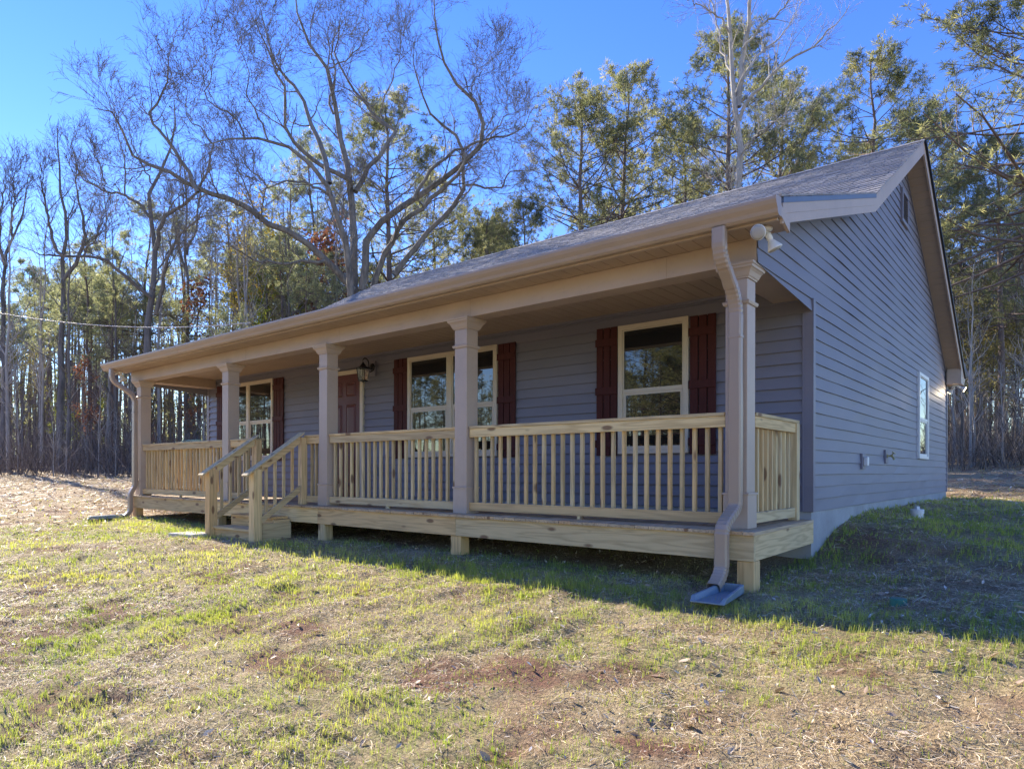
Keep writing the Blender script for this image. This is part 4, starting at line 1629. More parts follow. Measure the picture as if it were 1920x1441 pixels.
# pines that stand out one by one: behind the house and around the oak
KEY = [
    ('c', 1096, 175, 33, 'bushy green pine rising above the middle of the roof'),
    ('b', 1158, 132, 35, 'taller pine just right of the bushy one above the middle of the roof'),
    ('a', 1366, 62, 33, 'tall dark trunked pine standing right behind the pale bare tree'),
    ('c', 1470, 150, 40, 'wide green pine crown between the pale bare tree and the ridge'),
    ('b', 1290, 235, 42, 'shorter pine left of the pale bare tree, low over the roof'),
    ('b', 1636, 115, 31, 'narrow pine with blue gaps in its crown just left of the roof peak'),
    ('c', 1722, 225, 36, 'green pine filling the sky behind the roof peak'),
    ('c', 1962, -110, 21, 'large near pine reaching in from the top right with long bare limbs'),
    ('a', 1876, 262, 26, 'pine with dark knotty trunk right of the gable, under the large near pine'),
    ('b', 1792, 330, 33, 'light green pine beside the right rake of the gable'),
    ('a', 1925, 330, 35, 'pine at the right edge of the picture behind the knotty trunk'),
    ('c', 735, 195, 40, 'tall pine seen through the right limbs of the big bare oak'),
    ('h', 600, 275, 42, 'pine seen through the left limbs of the big bare oak'),
    ('h', 540, 352, 44, 'pine left of the oak trunk under its long arching limb'),
    ('h', 445, 385, 42, 'olive green pine between the forked bare tree and the oak'),
    ('a', 985, 385, 30, 'low bushy pine touching the roof right of the oak'),
    ('c', 905, 400, 36, 'low pine top peeping over the roof beside the oak limbs'),
    ('b', 815, 330, 48, 'slim distant pine behind the right hand oak limbs'),
    ('h', 262, 378, 40, 'dense olive pine behind the forked bare tree'),
    ('h', 82, 392, 42, 'upright pine with ragged crown near the left edge'),
    ('h', 172, 452, 38, 'pine with low bright green crown left of the forked bare tree'),
    ('h', 352, 418, 44, 'rounded olive pine right of the forked bare tree'),
]
for k, px_, pt, dp_, lb in KEY:
    pine_at(k, px_, pt, dp_, lb, sx=1.42 if dp_ == 21 else {'c': 1.12}.get(k, 1.1))

# the dark stand left of the house: many slim trunks, crowns high
g = np.random.default_rng(77)
placed = []
front_row = []
for i in range(150):
    for _ in range(30):
        dp_ = g.choice([g.uniform(29, 40), g.uniform(38, 62)], p=[.35, .65])
        px_ = g.uniform(-150, 640)
        p = at(px_, CAM_CY, dp_)
        if all((p[0] - q[0]) ** 2 + (p[1] - q[1]) ** 2 > 1.5 for q in placed):
            break
    placed.append(p)
    if px_ > 230 and g.random() < .68:
        continue
    if px_ < 230:
        pt = g.uniform(470, 620)
    else:
        pt = g.uniform(420, 560)
    pt = min(pt, CAM_CY - 7.5 * CAM_F / dp_)
    kd = g.choice(list('iggiifg'))
    far = dp_ > 44
    o_ = pine_at(kd, px_, pt, dp_, 'slim pine in the far rows of the dark stand left of the house' if far else 'slim pine trunk in the front rows of the dark stand left of the house',
            'far rows of the left pine stand' if far else 'front rows of the left pine stand', sx=g.uniform(.85, 1.15))
    if o_ and not far:
        front_row.append((px_, o_))
ORD = 'first second third fourth fifth sixth seventh eighth ninth tenth eleventh twelfth thirteenth fourteenth fifteenth sixteenth'.split()
front_row.sort(key=lambda q: q[0])
nf = len(front_row)
for k_, (px_, o_) in enumerate(front_row):
    if k_ < 16:
        o_['label'] = 'slim pine trunk, %s from the left in the front row of the left stand' % ORD[k_]
    elif nf - 1 - k_ < 16:
        o_['label'] = 'slim pine trunk, %s from the right in the front row of the left stand' % ORD[nf - 1 - k_]
# right hand wood beyond the gable end
for i in range(34):
    dp_ = g.uniform(30, 58)
    px_ = g.uniform(1640, 2060)
    pine_at(g.choice(list('abdef')), px_, g.uniform(330, 620), dp_, 'pine in the wood behind the right end of the house', 'pines of the right hand wood', sx=g.uniform(.9, 1.2))
# behind the roof
for i in range(16):
    px_ = g.uniform(640, 1640)
    dp_ = g.uniform(38, 58)
    roofline = 545 - (px_ - 640) * .261
    pine_at(g.choice(list('abdf')), px_, roofline + g.uniform(-70, 60), dp_, 'pine top low behind the roof ridge', 'pines low behind the roof', sx=g.uniform(.9, 1.2))
# pines across the lawn that the porch windows mirror
for i, (x, y, h) in enumerate([(-6, -19, 9.5), (-9, -21, 10), (-12, -24, 10), (-7.5, -25, 11), (-10.5, -17.5, 7.5), (-4.5, -23, 11), (-14, -30, 12), (-3, -28, 12), (-17, -38, 13), (-8, -33, 13),
                               (-22, -42, 11), (-26, -40, 10), (-30, -46, 11), (-34, -42, 10), (-19, -48, 12), (-38, -38, 10), (-42, -44, 11), (-46, -34, 10), (-50, -40, 11), (1, -24, 12), (4, -30, 13), (9, -26, 12), (-8, -17, 8), (-13, -20.5, 9), (-11.5, -22, 11), (-9.5, -27, 13), (-13.5, -26, 12), (-5.5, -27, 13), (-15.5, -23, 10), (-7, -22, 10), (-26, -33, 9), (-33, -36, 10), (-38, -33, 9), (-20, -36, 10), (-45, -38, 11), (-55, -36, 10), (-60, -44, 12), (-40, -14, 8), (-44, -19, 10), (-48, -16, 9), (-52, -23, 11), (-38, -19, 8), (-46, -26, 11), (-58, -20, 11), (-36, -25, 9), (-56, -30, 12), (-62, -27, 12), (-33, -29, 9)]):
    plant('pine_tree', PINES['ca'[i % 2] if i < 10 else 'abf'[i % 3]], x, y, h / 18, g.uniform(0, 6), 'pine across the lawn, mirrored in the porch windows', 'pine tree', 'pines across the lawn', sx=1.7 if i < 10 else 1.3)


# ---- bare trees
def limb_poly(pts, d0, d1, K=None, seed=0):
    """points seen in the photograph -> a limb whose distance swings from d0 to d1"""
    pts = np.array(pts, float)
    s_ = np.concatenate([[0], np.cumsum(np.hypot(*(pts[1:] - pts[:-1]).T))])
    s_ /= s_[-1]
    K = K or 16
    u = np.linspace(0, 1, K)
    x, y = np.interp(u, s_, pts[:, 0]), np.interp(u, s_, pts[:, 1])
    g = np.random.default_rng(seed)
    d = d0 + (d1 - d0) * u + np.cumsum(g.normal(0, .10, K)) * u
    return np.array([at(a, b_, c_) for a, b_, c_ in zip(x, y, d)])


def bare_tree(name, limbs, base, bmat, label, levels, seed, rmin=.006, cat='bare tree', rs=1.0):
    """limbs: list of (points, depth0, depth1, r0, r1); twigs grow from them"""
    g = np.random.default_rng(seed)
    K = 16
    P = np.stack([limb_poly(l[0], l[1], l[2], K, seed + i) for i, l in enumerate(limbs)])
    Rr = np.stack([(np.linspace(1, 0, K) ** .85 * (l[3] - l[4]) + l[4]) * rs for l in limbs])
    off = np.array([base[0], base[1], base[2]])
    P = P - off
    o = empty(name, tuple(base))
    # roughen the limbs with small crooks
    Pf = P.copy()
    Pf[:, 1:-1] += g.normal(0, 1, Pf[:, 1:-1].shape) * .045
    main = [tubes(Pf, Rr, 10)]
    me = raw_mesh('limbs', *join(main), bmat, True)
    fine = []
    cur, cr_, Ls = Pf, Rr, None
    alls = [(Pf, Rr)]
    for lv in levels:
        src = alls if lv.get('all') else alls[-1:]
        newP, newR = [], []
        for (sp, sr) in src:
            q, rq, ln = spawn(sp, sr, lv['c'], g, lv.get('t0', .2), lv.get('t1', 1.0), lv['L'], lv.get('ang', 45), lv['K'], lv.get('wob', .2), lv.get('up', .12), lv.get('rf', .5), lv.get('rmin', rmin), .3, lv.get('keep', 1.0), lmin=lv.get('lmin', .45))
            newP.append(q)
            newR.append(rq)
        q, rq = np.concatenate(newP), np.concatenate(newR)
        alls.append((q, rq))
        fine.append(tubes(q, rq, lv.get('n', 3)))
    tw = raw_mesh('twigs', *join(fine), bmat, True)
    for n_, m_ in (('trunk', me), ('twigs', tw)):
        c_ = bpy.data.objects.new(n_, m_)
        COL.objects.link(c_)
        c_.parent = o
    tag(o, label, cat)
    return o, alls


D = 28.0
ob_ = at(664, CAM_CY, D)
obz = gz(ob_[0], ob_[1])
gy_ = CAM_CY + (CP[2] - obz) * CAM_F / D
OAK = [
    ([(664, gy_ + 12), (664, 700), (663.8, 544), (661, 470), (664, 404), (660, 351), (654.5, 312), (645, 267), (629.5, 246), (624, 212), (624, 180), (612, 125), (595, 92), (557, 65), (552, 0), (549, -40)], D, D + 1, .44, .03),
    ([(655, gy_ + 12), (657, 700), (657, 530), (648, 444), (635, 407), (619, 365), (614, 338), (595, 328), (582, 307), (563, 288), (542, 278), (511, 266), (497, 263), (458, 264), (421, 264), (400, 272), (375, 275)], D, D - 3.5, .36, .02),
    ([(616, 345), (611, 307), (603, 280), (590, 246), (584, 230), (569, 201), (563, 180), (552, 160), (530, 148), (510, 110), (495, 60), (487, 20)], D - 1.2, D + 2, .20, .02),
    ([(654, 338), (637, 325), (611, 312), (590, 301), (563, 278), (542, 259), (534, 233), (531, 206), (540, 183), (530, 160), (515, 135), (500, 95), (480, 50), (478, 20)], D + .3, D - 2, .17, .015),
    ([(662, 545), (637, 518), (608, 489), (579, 460), (548, 438), (513, 425), (490, 407), (458, 386), (426, 375), (400, 367), (370, 360), (345, 342), (320, 325), (280, 312), (250, 295), (238, 270), (222, 235), (200, 200), (175, 205)], D, D - 5, .26, .02),
    ([(370, 362), (355, 325), (340, 305), (325, 280), (310, 262), (295, 245), (275, 227), (282, 210), (295, 195), (305, 170), (315, 145), (310, 100), (325, 70)], D - 3.6, D - 2.5, .13, .015),
    ([(608, 489), (590, 491), (558, 494), (520, 495), (490, 494), (466, 481), (440, 470), (415, 455)], D - 1.0, D - 4, .11, .02),
    ([(614, 366), (590, 349), (570, 342), (545, 341), (525, 347), (505, 354), (482, 359), (465, 352)], D - .8, D - 3, .10, .015),
    ([(500, 352), (494, 338), (487, 333), (475, 324), (463, 317), (440, 296), (425, 280)], D - 2.2, D - 3, .05, .012),
    ([(665, 360), (672, 345), (692, 307), (716, 285), (730, 258), (741, 249), (722, 232), (703, 213), (673, 183), (658, 161), (640, 139), (628, 100), (632, 60), (640, 20)], D + .3, D + 3, .19, .02),
    ([(728, 262), (722, 240), (712, 215), (722, 180), (735, 150), (748, 110), (755, 60), (765, 20)], D + 1.6, D + 3, .07, .012),
    ([(678, 545), (680, 500), (685, 454), (716, 415), (730, 405), (775, 375), (812, 345), (850, 318), (872, 303), (890, 285), (910, 258), (905, 230), (898, 202), (880, 185), (865, 172), (838, 135), (828, 100), (820, 75), (808, 0), (812, -20)], D, D - 2, .28, .02),
    ([(775, 373), (790, 350), (801, 326), (827, 300), (845, 286), (865, 277), (890, 268), (917, 258), (955, 255), (985, 232), (1000, 200)], D - .8, D - 2, .13, .015),
    ([(700, 560), (703, 525), (717, 492), (730, 465), (748, 423), (782, 393), (816, 363), (850, 337), (865, 311), (872, 288)], D + .6, D - 1.2, .23, .08),
    ([(738, 516), (760, 485), (778, 465), (800, 440), (816, 420), (838, 400), (857, 378), (868, 356), (866, 330), (872, 292), (868, 262), (848, 246), (827, 232), (797, 202), (790, 175), (782, 150), (771, 112), (775, 80)], D + 1.0, D + 2.5, .22, .02),
    ([(868, 347), (890, 348), (910, 349), (940, 354), (951, 330), (960, 324), (973, 318), (982, 325), (985, 337)], D + 1.5, D, .09, .02),
    ([(645, 470), (638, 420), (640, 385), (648, 355), (655, 343)], D - .2, D + .8, .08, .03),
    ([(624, 215), (616, 190), (622, 165), (627, 130), (618, 100), (625, 70), (636, 48)], D + .6, D + 1, .09, .03),
    ([(610, 130), (640, 118), (668, 95), (690, 60), (700, 20)], D + .8, D + 3, .06, .01),
    ([(400, 272), (385, 250), (360, 235), (345, 210), (350, 180), (340, 150)], D - 3.4, D - 3, .05, .01),
    ([(458, 264), (452, 235), (430, 215), (400, 205), (385, 180), (390, 140), (405, 100), (420, 70)], D - 2.6, D - 2, .06, .01),
    ([(500, 262), (492, 235), (475, 205), (460, 180), (465, 140), (452, 100), (440, 55)], D - 2.2, D - 1, .06, .01),
    ([(910, 258), (935, 240), (950, 210), (945, 175), (955, 140)], D - 1.5, D - 1, .05, .01),
    ([(865, 172), (890, 150), (905, 125), (925, 110)], D - 1.7, D - 1, .04, .01),
    ([(426, 375), (400, 395), (370, 405), (350, 420)], D - 3, D - 4, .045, .01),
    ([(280, 312), (262, 330), (240, 345), (222, 338), (200, 352)], D - 4.4, D - 5, .04, .01),
]
OAK_LV = [
    dict(c=12, L=2.8, K=8, wob=.17, ang=52, up=.20, t0=.30, rf=.42, n=5),
    dict(c=8, L=1.4, K=6, wob=.16, ang=46, up=.14, t0=.15, rf=.5, n=3, all=True, keep=.85, rmin=.0075),
    dict(c=6, L=.70, K=4, wob=.14, ang=42, up=.10, t0=.12, rf=.7, n=3, keep=.80, rmin=.006),
    dict(c=2, L=.34, K=3, wob=.2, ang=40, up=.08, t0=.2, rf=.7, n=3, keep=.8, rmin=.005),
]
oak, oak_lv = bare_tree('bare_oak', OAK, (ob_[0], ob_[1], obz - .1), M['bark_oak'], 'huge bare spreading oak with many crooked limbs behind the left part of the roof', OAK_LV, 501, .006, rs=.57)
# a few withered leaves still hanging on the twigs
tips = oak_lv[2][0][:, -1]
g = np.random.default_rng(9)
sel = tips[g.random(len(tips)) < .05]
sel = np.repeat(sel, 4, 0) + g.normal(0, .07, (len(sel) * 4, 3))
lv_, lf_, lt_ = leaves(sel, g, .05)
lo = bpy.data.objects.new('withered_leaves', raw_mesh('withered_leaves', lv_, [lf_], M['bark_oak'], False, {'tint': lt_}))
COL.objects.link(lo)
lo.parent = oak

D2 = 33.0
b2 = at(277, CAM_CY, D2)
z2 = gz(b2[0], b2[1])
g2 = CAM_CY + (CP[2] - z2) * CAM_F / D2
T2 = [
    ([(268, g2 + 5), (272, 740), (277, 611), (288, 544), (291, 500), (291, 451), (282, 411), (280, 378), (286, 349), (300, 325), (311, 313), (322, 270), (330, 230), (325, 190)], D2, D2 + 1, .27, .02),
    ([(291, 470), (295, 433), (311, 407), (320, 398), (345, 385), (365, 365), (385, 330), (395, 290), (400, 250)], D2, D2 - 2, .13, .012),
    ([(284, 560), (262, 545), (244, 529), (225, 512), (211, 500), (200, 492), (189, 486), (150, 485), (120, 484), (90, 480), (66, 478), (40, 465)], D2, D2 - 4, .11, .012),
    ([(282, 411), (266, 389), (250, 376), (233, 366), (216, 363), (200, 362), (182, 352), (164, 342), (150, 330), (142, 318), (130, 290)], D2 + .3, D2 - 2, .09, .01),
    ([(291, 590), (300, 560), (305, 520), (318, 480), (330, 450), (352, 425), (370, 410), (400, 402), (430, 398)], D2, D2 - 2, .12, .012),
    ([(200, 362), (192, 340), (190, 315), (180, 300), (170, 270)], D2 - 1, D2 - 2, .04, .01),
    ([(233, 366), (232, 340), (235, 310), (225, 280), (215, 240), (220, 205)], D2 - .6, D2, .05, .01),
    ([(286, 349), (268, 320), (255, 290), (240, 250), (245, 215)], D2 + .8, D2 + 2, .05, .01),
    ([(288, 544), (300, 500), (320, 470), (322, 430), (335, 395)], D2 + .2, D2 + 2, .06, .01),
]
LV2 = [dict(c=12, L=2.5, K=7, wob=.2, ang=45, up=.22, t0=.28, rf=.42, n=4), dict(c=7, L=1.15, K=5, wob=.22, ang=42, up=.16, t0=.15, n=3, all=True, keep=.85), dict(c=4, L=.6, K=4, wob=.2, ang=40, up=.1, t0=.1, rf=.6, keep=.9)]
bare_tree('bare_tree', T2, (b2[0], b2[1], z2 - .1), M['bark_grey'], 'bare forked tree with wavy limbs standing before the left pine stand', LV2, 601, .007, rs=.85)

D3 = 36.0


def b_at(px, d):
    p = at(px, CAM_CY, d)
    z = gz(p[0], p[1])
    return (p[0], p[1], z - .1), CAM_CY + (CP[2] - z) * CAM_F / d


b3, g3 = b_at(112, D3)
T3 = [
    ([(110, g3 + 5), (114, 740), (115, 611), (118, 522), (117, 478), (124, 460), (122, 411), (115, 389), (113, 344), (111, 300), (105, 260), (108, 225)], D3, D3 + 1, .20, .012),
    ([(117, 480), (100, 464), (89, 415), (80, 370), (77, 345), (75, 322), (73, 295)], D3, D3 - 1, .09, .012),
    ([(118, 525), (135, 500), (151, 484), (158, 450), (160, 433), (152, 400), (146, 378), (142, 344), (138, 300), (132, 270)], D3, D3 - 1, .10, .012),
    ([(151, 484), (175, 455), (190, 420), (200, 390)], D3 - .4, D3 - 2, .05, .01),
]
LV3 = [dict(c=15, L=2.3, K=7, wob=.13, ang=32, up=.30, t0=.25, rf=.42, n=4), dict(c=8, L=1.2, K=5, wob=.18, ang=34, up=.2, t0=.15, n=3, all=True, keep=.9), dict(c=4, L=.6, K=3, wob=.2, ang=36, up=.1, t0=.1, rf=.6, keep=.9)]
bare_tree('bare_tree', T3, b3, M['bark_grey'], 'upright three stemmed bare tree rising over the pines near the left edge', LV3, 701, .008)
b4, g4 = b_at(8, 34)
T4 = [
    ([(6, g4 + 5), (8, 640), (5, 520), (10, 470), (22, 445), (35, 420), (42, 390), (45, 360), (52, 330)], 34, 35, .17, .012),
    ([(8, 500), (0, 470), (-6, 430), (2, 390), (8, 360), (6, 335)], 34, 33, .09, .012),
    ([(22, 445), (18, 410), (28, 380), (24, 350), (28, 320)], 34.3, 34, .06, .01),
]
bare_tree('bare_tree', T4, b4, M['bark_grey'], 'bare tree cut off by the left edge of the picture', LV3, 801, .008)
b5, g5 = b_at(350, 40)
T5 = [
    ([(352, g5 + 5), (350, 700), (352, 560), (348, 450), (350, 380), (345, 320), (340, 280)], 40, 40, .16, .012),
    ([(350, 480), (365, 430), (372, 380), (380, 330), (378, 290)], 40, 39, .08, .012),
    ([(350, 520), (335, 470), (325, 420), (318, 370)], 40, 41, .08, .012),
]
bare_tree('bare_tree', T5, b5, M['bark_grey'], 'thin grey bare tree in the gap between the forked tree and the oak', LV3, 811, .008)
# pale tall tree behind the roof
D6 = 27.0
b6, g6 = b_at(1386, D6)
T6 = [
    ([(1387, g6 + 5), (1386, 600), (1384, 342), (1382, 221), (1373, 154), (1365, 55), (1360, 0), (1356, -60), (1350, -130)], D6, D6, .21, .03),
    ([(1383, 200), (1387, 160), (1393, 83), (1400, 40), (1404, 0), (1412, -60), (1408, -120)], D6, D6 - .8, .12, .02),
    ([(1384, 226), (1390, 204), (1418, 166), (1467, 121), (1495, 100), (1523, 83), (1550, 55), (1572, 39), (1590, 10)], D6, D6 - 3, .075, .01),
    ([(1384, 300), (1400, 270), (1430, 240), (1470, 215), (1500, 205)], D6, D6 - 2.5, .05, .01),
    ([(1376, 180), (1366, 130), (1350, 90), (1345, 40), (1330, 0), (1315, -40)], D6, D6 + 2, .06, .01),
    ([(1365, 60), (1345, 30), (1310, 10), (1280, -5)], D6, D6 - 1, .045, .01),
    ([(1392, 90), (1425, 50), (1460, 20), (1490, -15), (1510, -50)], D6 - .4, D6 - 2, .05, .01),
    ([(1387, 150), (1415, 110), (1450, 75), (1480, 45), (1500, 5)], D6 - .2, D6 + 1.5, .05, .01),
    ([(1386, 400), (1372, 370), (1350, 350), (1335, 320)], D6, D6 - 2, .04, .01),
]
LV6 = [dict(c=11, L=2.2, K=7, wob=.14, ang=42, up=.22, t0=.3, rf=.42, n=4), dict(c=6, L=1.1, K=5, wob=.16, ang=38, up=.14, t0=.15, n=3, all=True, keep=.85), dict(c=4, L=.55, K=3, wob=.18, ang=36, up=.1, t0=.1, rf=.6, keep=.8)]
bare_tree('bare_tree', T6, b6, M['bark_pale'], 'tall pale barked bare tree rising out of the top of the picture behind the roof', LV6, 901, .006)


# ---- small leafy and bare saplings
def sapling(seed, H, leafmat=None, nleaf=0, bmat='bark_grey', r0=.05, spread=1.0, size=.05):
    g = np.random.default_rng(seed)
    K = 10
    z = np.linspace(0, H, K)
    wob = np.cumsum(g.normal(0, .06, (K, 2)), 0) * (z / H)[:, None]
    P = np.stack([wob[:, 0], wob[:, 1], z], -1)[None]
    Rr = np.linspace(r0, .010, K)[None]
    a, ra, _ = spawn(P, Rr, 16, g, .25, 1.0, H * .32 * spread, 42, 6, .15, .2, .5, .008)
    b_, rb, _ = spawn(a, ra, 6, g, .15, 1.0, H * .13 * spread, 42, 4, .18, .12, .6, .006)
    meshes = [raw_mesh('trunk', *join([tubes(P, Rr, 7), tubes(a, ra, 4), tubes(b_, rb, 3)]), M[bmat], True)]
    if leafmat:
        t = g.uniform(.1, 1, (len(b_), nleaf))
        p, _ = lookup(b_, t)
        p = p.reshape(-1, 3) + g.normal(0, .09, (len(b_) * nleaf, 3))
        V, F, T_ = leaves(p, g, size, clump_tint(p, g, .8))
        meshes.append(raw_mesh('crown', V, [F], M[leafmat], False, {'tint': T_}))
    return meshes


SAP = {
    'yellow': sapling(31, 8.0, 'leaf_yellow', 12, r0=.08, size=.065), 'ygreen': sapling(32, 6.5, 'leaf_green', 14, r0=.07, size=.06), 'rust': sapling(33, 6.0, 'leaf_rust', 9, r0=.06, size=.065),
    'olive': sapling(34, 7.0, 'leaf_olive', 12, r0=.06, size=.06), 'bare': sapling(35, 7.0, None, 0, 'bark_pale', .05, .8), 'bare2': sapling(36, 9.0, None, 0, 'bark_grey', .07, .9),
    'bare3': sapling(37, 5.0, None, 0, 'bark_pale', .035, 1.0),
}
SAPH = dict(yellow=8.0, ygreen=6.5, rust=6.0, olive=7.0, bare=7.0, bare2=9.0, bare3=5.0)


def sap_at(kind, px, pytop, depth, label, group=None):
    p = at(px, CAM_CY, depth)
    h = at(px, pytop, depth)[2] - gz(p[0], p[1])
    leafy = len(SAP[kind]) > 1
    return plant('young_leafy_tree' if leafy else 'bare_sapling', SAP[kind], p[0], p[1], h / SAPH[kind], rng.uniform(0, 6.28), label, 'young tree' if leafy else 'sapling', group)


sap_at('yellow', 505, 412, 38, 'young tree with golden yellow leaves under the oak limb')
sap_at('yellow', 455, 470, 41, 'second smaller golden leaved tree left of the first')
sap_at('ygreen', 500, 535, 36, 'yellow green leafy tree just above the porch roof edge')
sap_at('ygreen', 560, 500, 37, 'pale green leafy young tree left of the oak trunk')
sap_at('rust', 632, 452, 33, 'young tree with rusty red leaves beside the oak trunk')
sap_at('rust', 588, 470, 36, 'rusty leaved young tree behind the lowest oak limb')
sap_at('rust', 372, 545, 38, 'rusty leaved young tree above the left end of the roof')
sap_at('rust', 165, 690, 32, 'low rusty leaved tree at the foot of the left pine stand')
sap_at('rust', 355, 690, 37, 'rusty leaved sapling seen under the left end of the porch')
for px_, k, pt, dp_, w_ in ((1800, 'olive', 520, 27, 'brownish leafed young tree close beside the lit eave lamp'), (1835, 'olive', 560, 29, 'brownish leafed young tree between the lit eave lamp and the knotty pine trunk'),
                            (1905, 'olive', 590, 27, 'brownish leafed young tree at the right edge of the picture'), (1875, 'yellow', 600, 33, 'yellowish young tree at the foot of the knotty pine trunk'),
                            (1822, 'olive', 430, 34, 'taller brownish leafed tree behind the right rake of the gable'), (1760, 'olive', 420, 36, 'brownish leafed tree half hidden by the right rake of the gable')):
    sap_at(k, px_, pt, dp_, w_)
g = np.random.default_rng(18)
for i in range(30):
    sap_at(g.choice(['bare2', 'bare']), g.uniform(-10, 640), g.uniform(350, 520), g.uniform(31, 48), 'tall thin bare tree mixed into the left pine stand', 'tall thin bare trees of the left stand')
g = np.random.default_rng(16)
for i in range(16):
    sap_at('olive', g.uniform(1785, 1985), g.uniform(480, 700), g.uniform(26, 46), 'brownish leafed young tree among the trunks of the right hand wood', 'leafy young trees of the right hand wood')
for i in range(8):
    sap_at(g.choice(['olive', 'olive', 'ygreen']), g.uniform(-20, 420), g.uniform(600, 760), g.uniform(34, 55), 'low leafy young tree among the trunks of the left stand', 'leafy young trees of the left stand')
g = np.random.default_rng(15)
for i in range(34):
    px_ = g.uniform(1785, 1990)
    sap_at(g.choice(['bare', 'bare2', 'bare3']), px_, g.uniform(420, 760), g.uniform(22, 40), 'pale bare sapling at the wood edge right of the house', 'bare saplings right of the house')
for i in range(44):
    px_ = g.uniform(-40, 420)
    sap_at(g.choice(['bare', 'bare2', 'bare3']), px_, g.uniform(600, 800), g.uniform(28, 46), 'bare sapling among the pine trunks left of the house', 'bare saplings left of the house')

# far wood that reads as one mass, behind the single trees
g = np.random.default_rng(5)
n = 1700
px_ = np.concatenate([g.uniform(-260, 700, 1150), g.uniform(700, 2120, 550)])
dp_ = g.uniform(58, 110, n)
P0 = np.array([at(a, CAM_CY, d) for a, d in zip(px_, dp_)])
ex = 520
xe = g.uniform(-120, 10, ex)
P0 = np.concatenate([P0, np.stack([xe, -26 + .12 * xe - g.uniform(14, 40, ex) * np.where(xe < -60, .5, 1), np.zeros(ex)], -1)])
n += ex
zb = ground_z(P0[:, 0], P0[:, 1], False)
hh = g.uniform(8, 14, n)
K = 6
P = np.repeat(P0[:, None], K, 1)
P[:, :, 2] = zb[:, None] - .3 + hh[:, None] * np.linspace(0, 1, K)[None]
P[:, :, :2] += np.cumsum(g.normal(0, .10, (n, K, 2)), 1)
Rr = g.uniform(.06, .16, n)[:, None] * np.linspace(1, .4, K)[None]
tv, tf = tubes(P, Rr, 5)
fw = link('far_wood_trunks', raw_mesh('far_wood_trunks', tv, [tf], M['bark_pine'], True))
tag(fw, 'far thicket of grey trunks closing the wood behind the nearer trees', 'woodland', kind='stuff')
c = 9
tt = g.uniform(.30, 1.05, (n, c))
tt[:-520:3] = g.uniform(.02, .5, tt[:-520:3].shape)
tt[-520:] = g.uniform(.0, 1.0, (520, c))
q, T_ = lookup(P, np.clip(tt, 0, .999))
q = q + g.normal(0, 1, q.shape) * np.array([1.1, 1.1, .7])
q = q.reshape(-1, 3)
fv, ff, ft = tufts(q, np.tile([0, 0, 1.0], (len(q), 1)), g, 6, .45, .075, clump_tint(q, g, 3.0), .8)
fc = link('far_wood_foliage', raw_mesh('far_wood_foliage', fv, [ff], M['needles_hazed'], False, {'tint': ft}))
tag(fc, 'far dark green foliage of the wood behind the nearer trees', 'woodland', kind='stuff')

# brush of thin stems along the wood edge
n = 7600
px_ = np.concatenate([g.uniform(-120, 480, 5400), g.uniform(1770, 2050, 2200)])
dp_ = np.concatenate([g.uniform(28, 75, 5400), g.uniform(21, 50, 2200)])
P0 = np.array([at(a, CAM_CY, d) for a, d in zip(px_, dp_)])
zb = ground_z(P0[:, 0], P0[:, 1], False)
hh = g.gamma(2.2, .55, n) + .25
K = 5
dr = norm(np.concatenate([g.normal(0, .35, (n, 2)), np.ones((n, 1))], 1))
P = P0[:, None] * 1.0 + 0
P = np.repeat(P, K, 1)
P[:, :, 2] = zb[:, None] - .1
P = P + dr[:, None] * (hh[:, None, None] * np.linspace(0, 1, K)[None, :, None]) + np.cumsum(g.normal(0, .06, (n, K, 3)), 1)
Rr = np.maximum(g.uniform(.008, .018, n)[:, None] * np.linspace(1, .5, K)[None], .006)
B1, RB1, _ = spawn(P, Rr, 4, g, .2, 1, hh * .35, 45, 3, .2, .1, .7, .006)
bv_, bf_ = join([tubes(P, Rr, 3), tubes(B1, RB1, 3)])
br = link('brush', raw_mesh('brush', bv_, bf_, M['twig'], True))
tag(br, 'thin grey brown brush along the foot of the wood', 'undergrowth', kind='stuff')


# ------------------------------------------------------------------ grass, straw, leaves
def in_house(x, y):
    return (x > -12.55) & (x < -.10) & (y > 1.80) & (y < 11.75)


def scatter(n, box, seed):
    g = np.random.default_rng(seed)
    x = g.uniform(box[0], box[1], n)
    y = g.uniform(box[2], box[3], n)
    # keep what the lens, or one a step to the side, could see
    d = np.stack([x - CP[0], y - CP[1]], -1)
    f = d @ FW[:2]
    r_ = d @ RT[:2]
    ok = (f > 1.2) & (np.abs(r_) < f * .86 + 1.2) & ~in_house(x, y)
    return x[ok], y[ok], f[ok], g


def blades(x, y, h, w, g, bend=.5):
    n = len(x)
    z = ground_z(x, y) - .004
    base = np.stack([x, y, z], -1)
    a = g.uniform(0, 2 * np.pi, n)
    s_ = np.stack([np.cos(a), np.sin(a), np.zeros(n)], -1) * (w * .5)[:, None]
    b_ = g.uniform(0, 2 * np.pi, n)
    ln = np.stack([np.cos(b_), np.sin(b_), np.zeros(n)], -1) * (h * bend * g.uniform(.1, 1, n))[:, None]
    up = np.array([0, 0, 1.0]) * h[:, None]
    mid = base + up * .55 + ln * .30
    tip = base + up * g.uniform(.75, 1, n)[:, None] + ln
    V = np.stack([base - s_, base + s_, mid + s_ * .8, mid - s_ * .8, tip], 1).reshape(-1, 3)
    i = np.arange(n)[:, None] * 5
    return V, i + np.array([[0, 1, 2, 3]]), i + np.array([[3, 2, 4]])


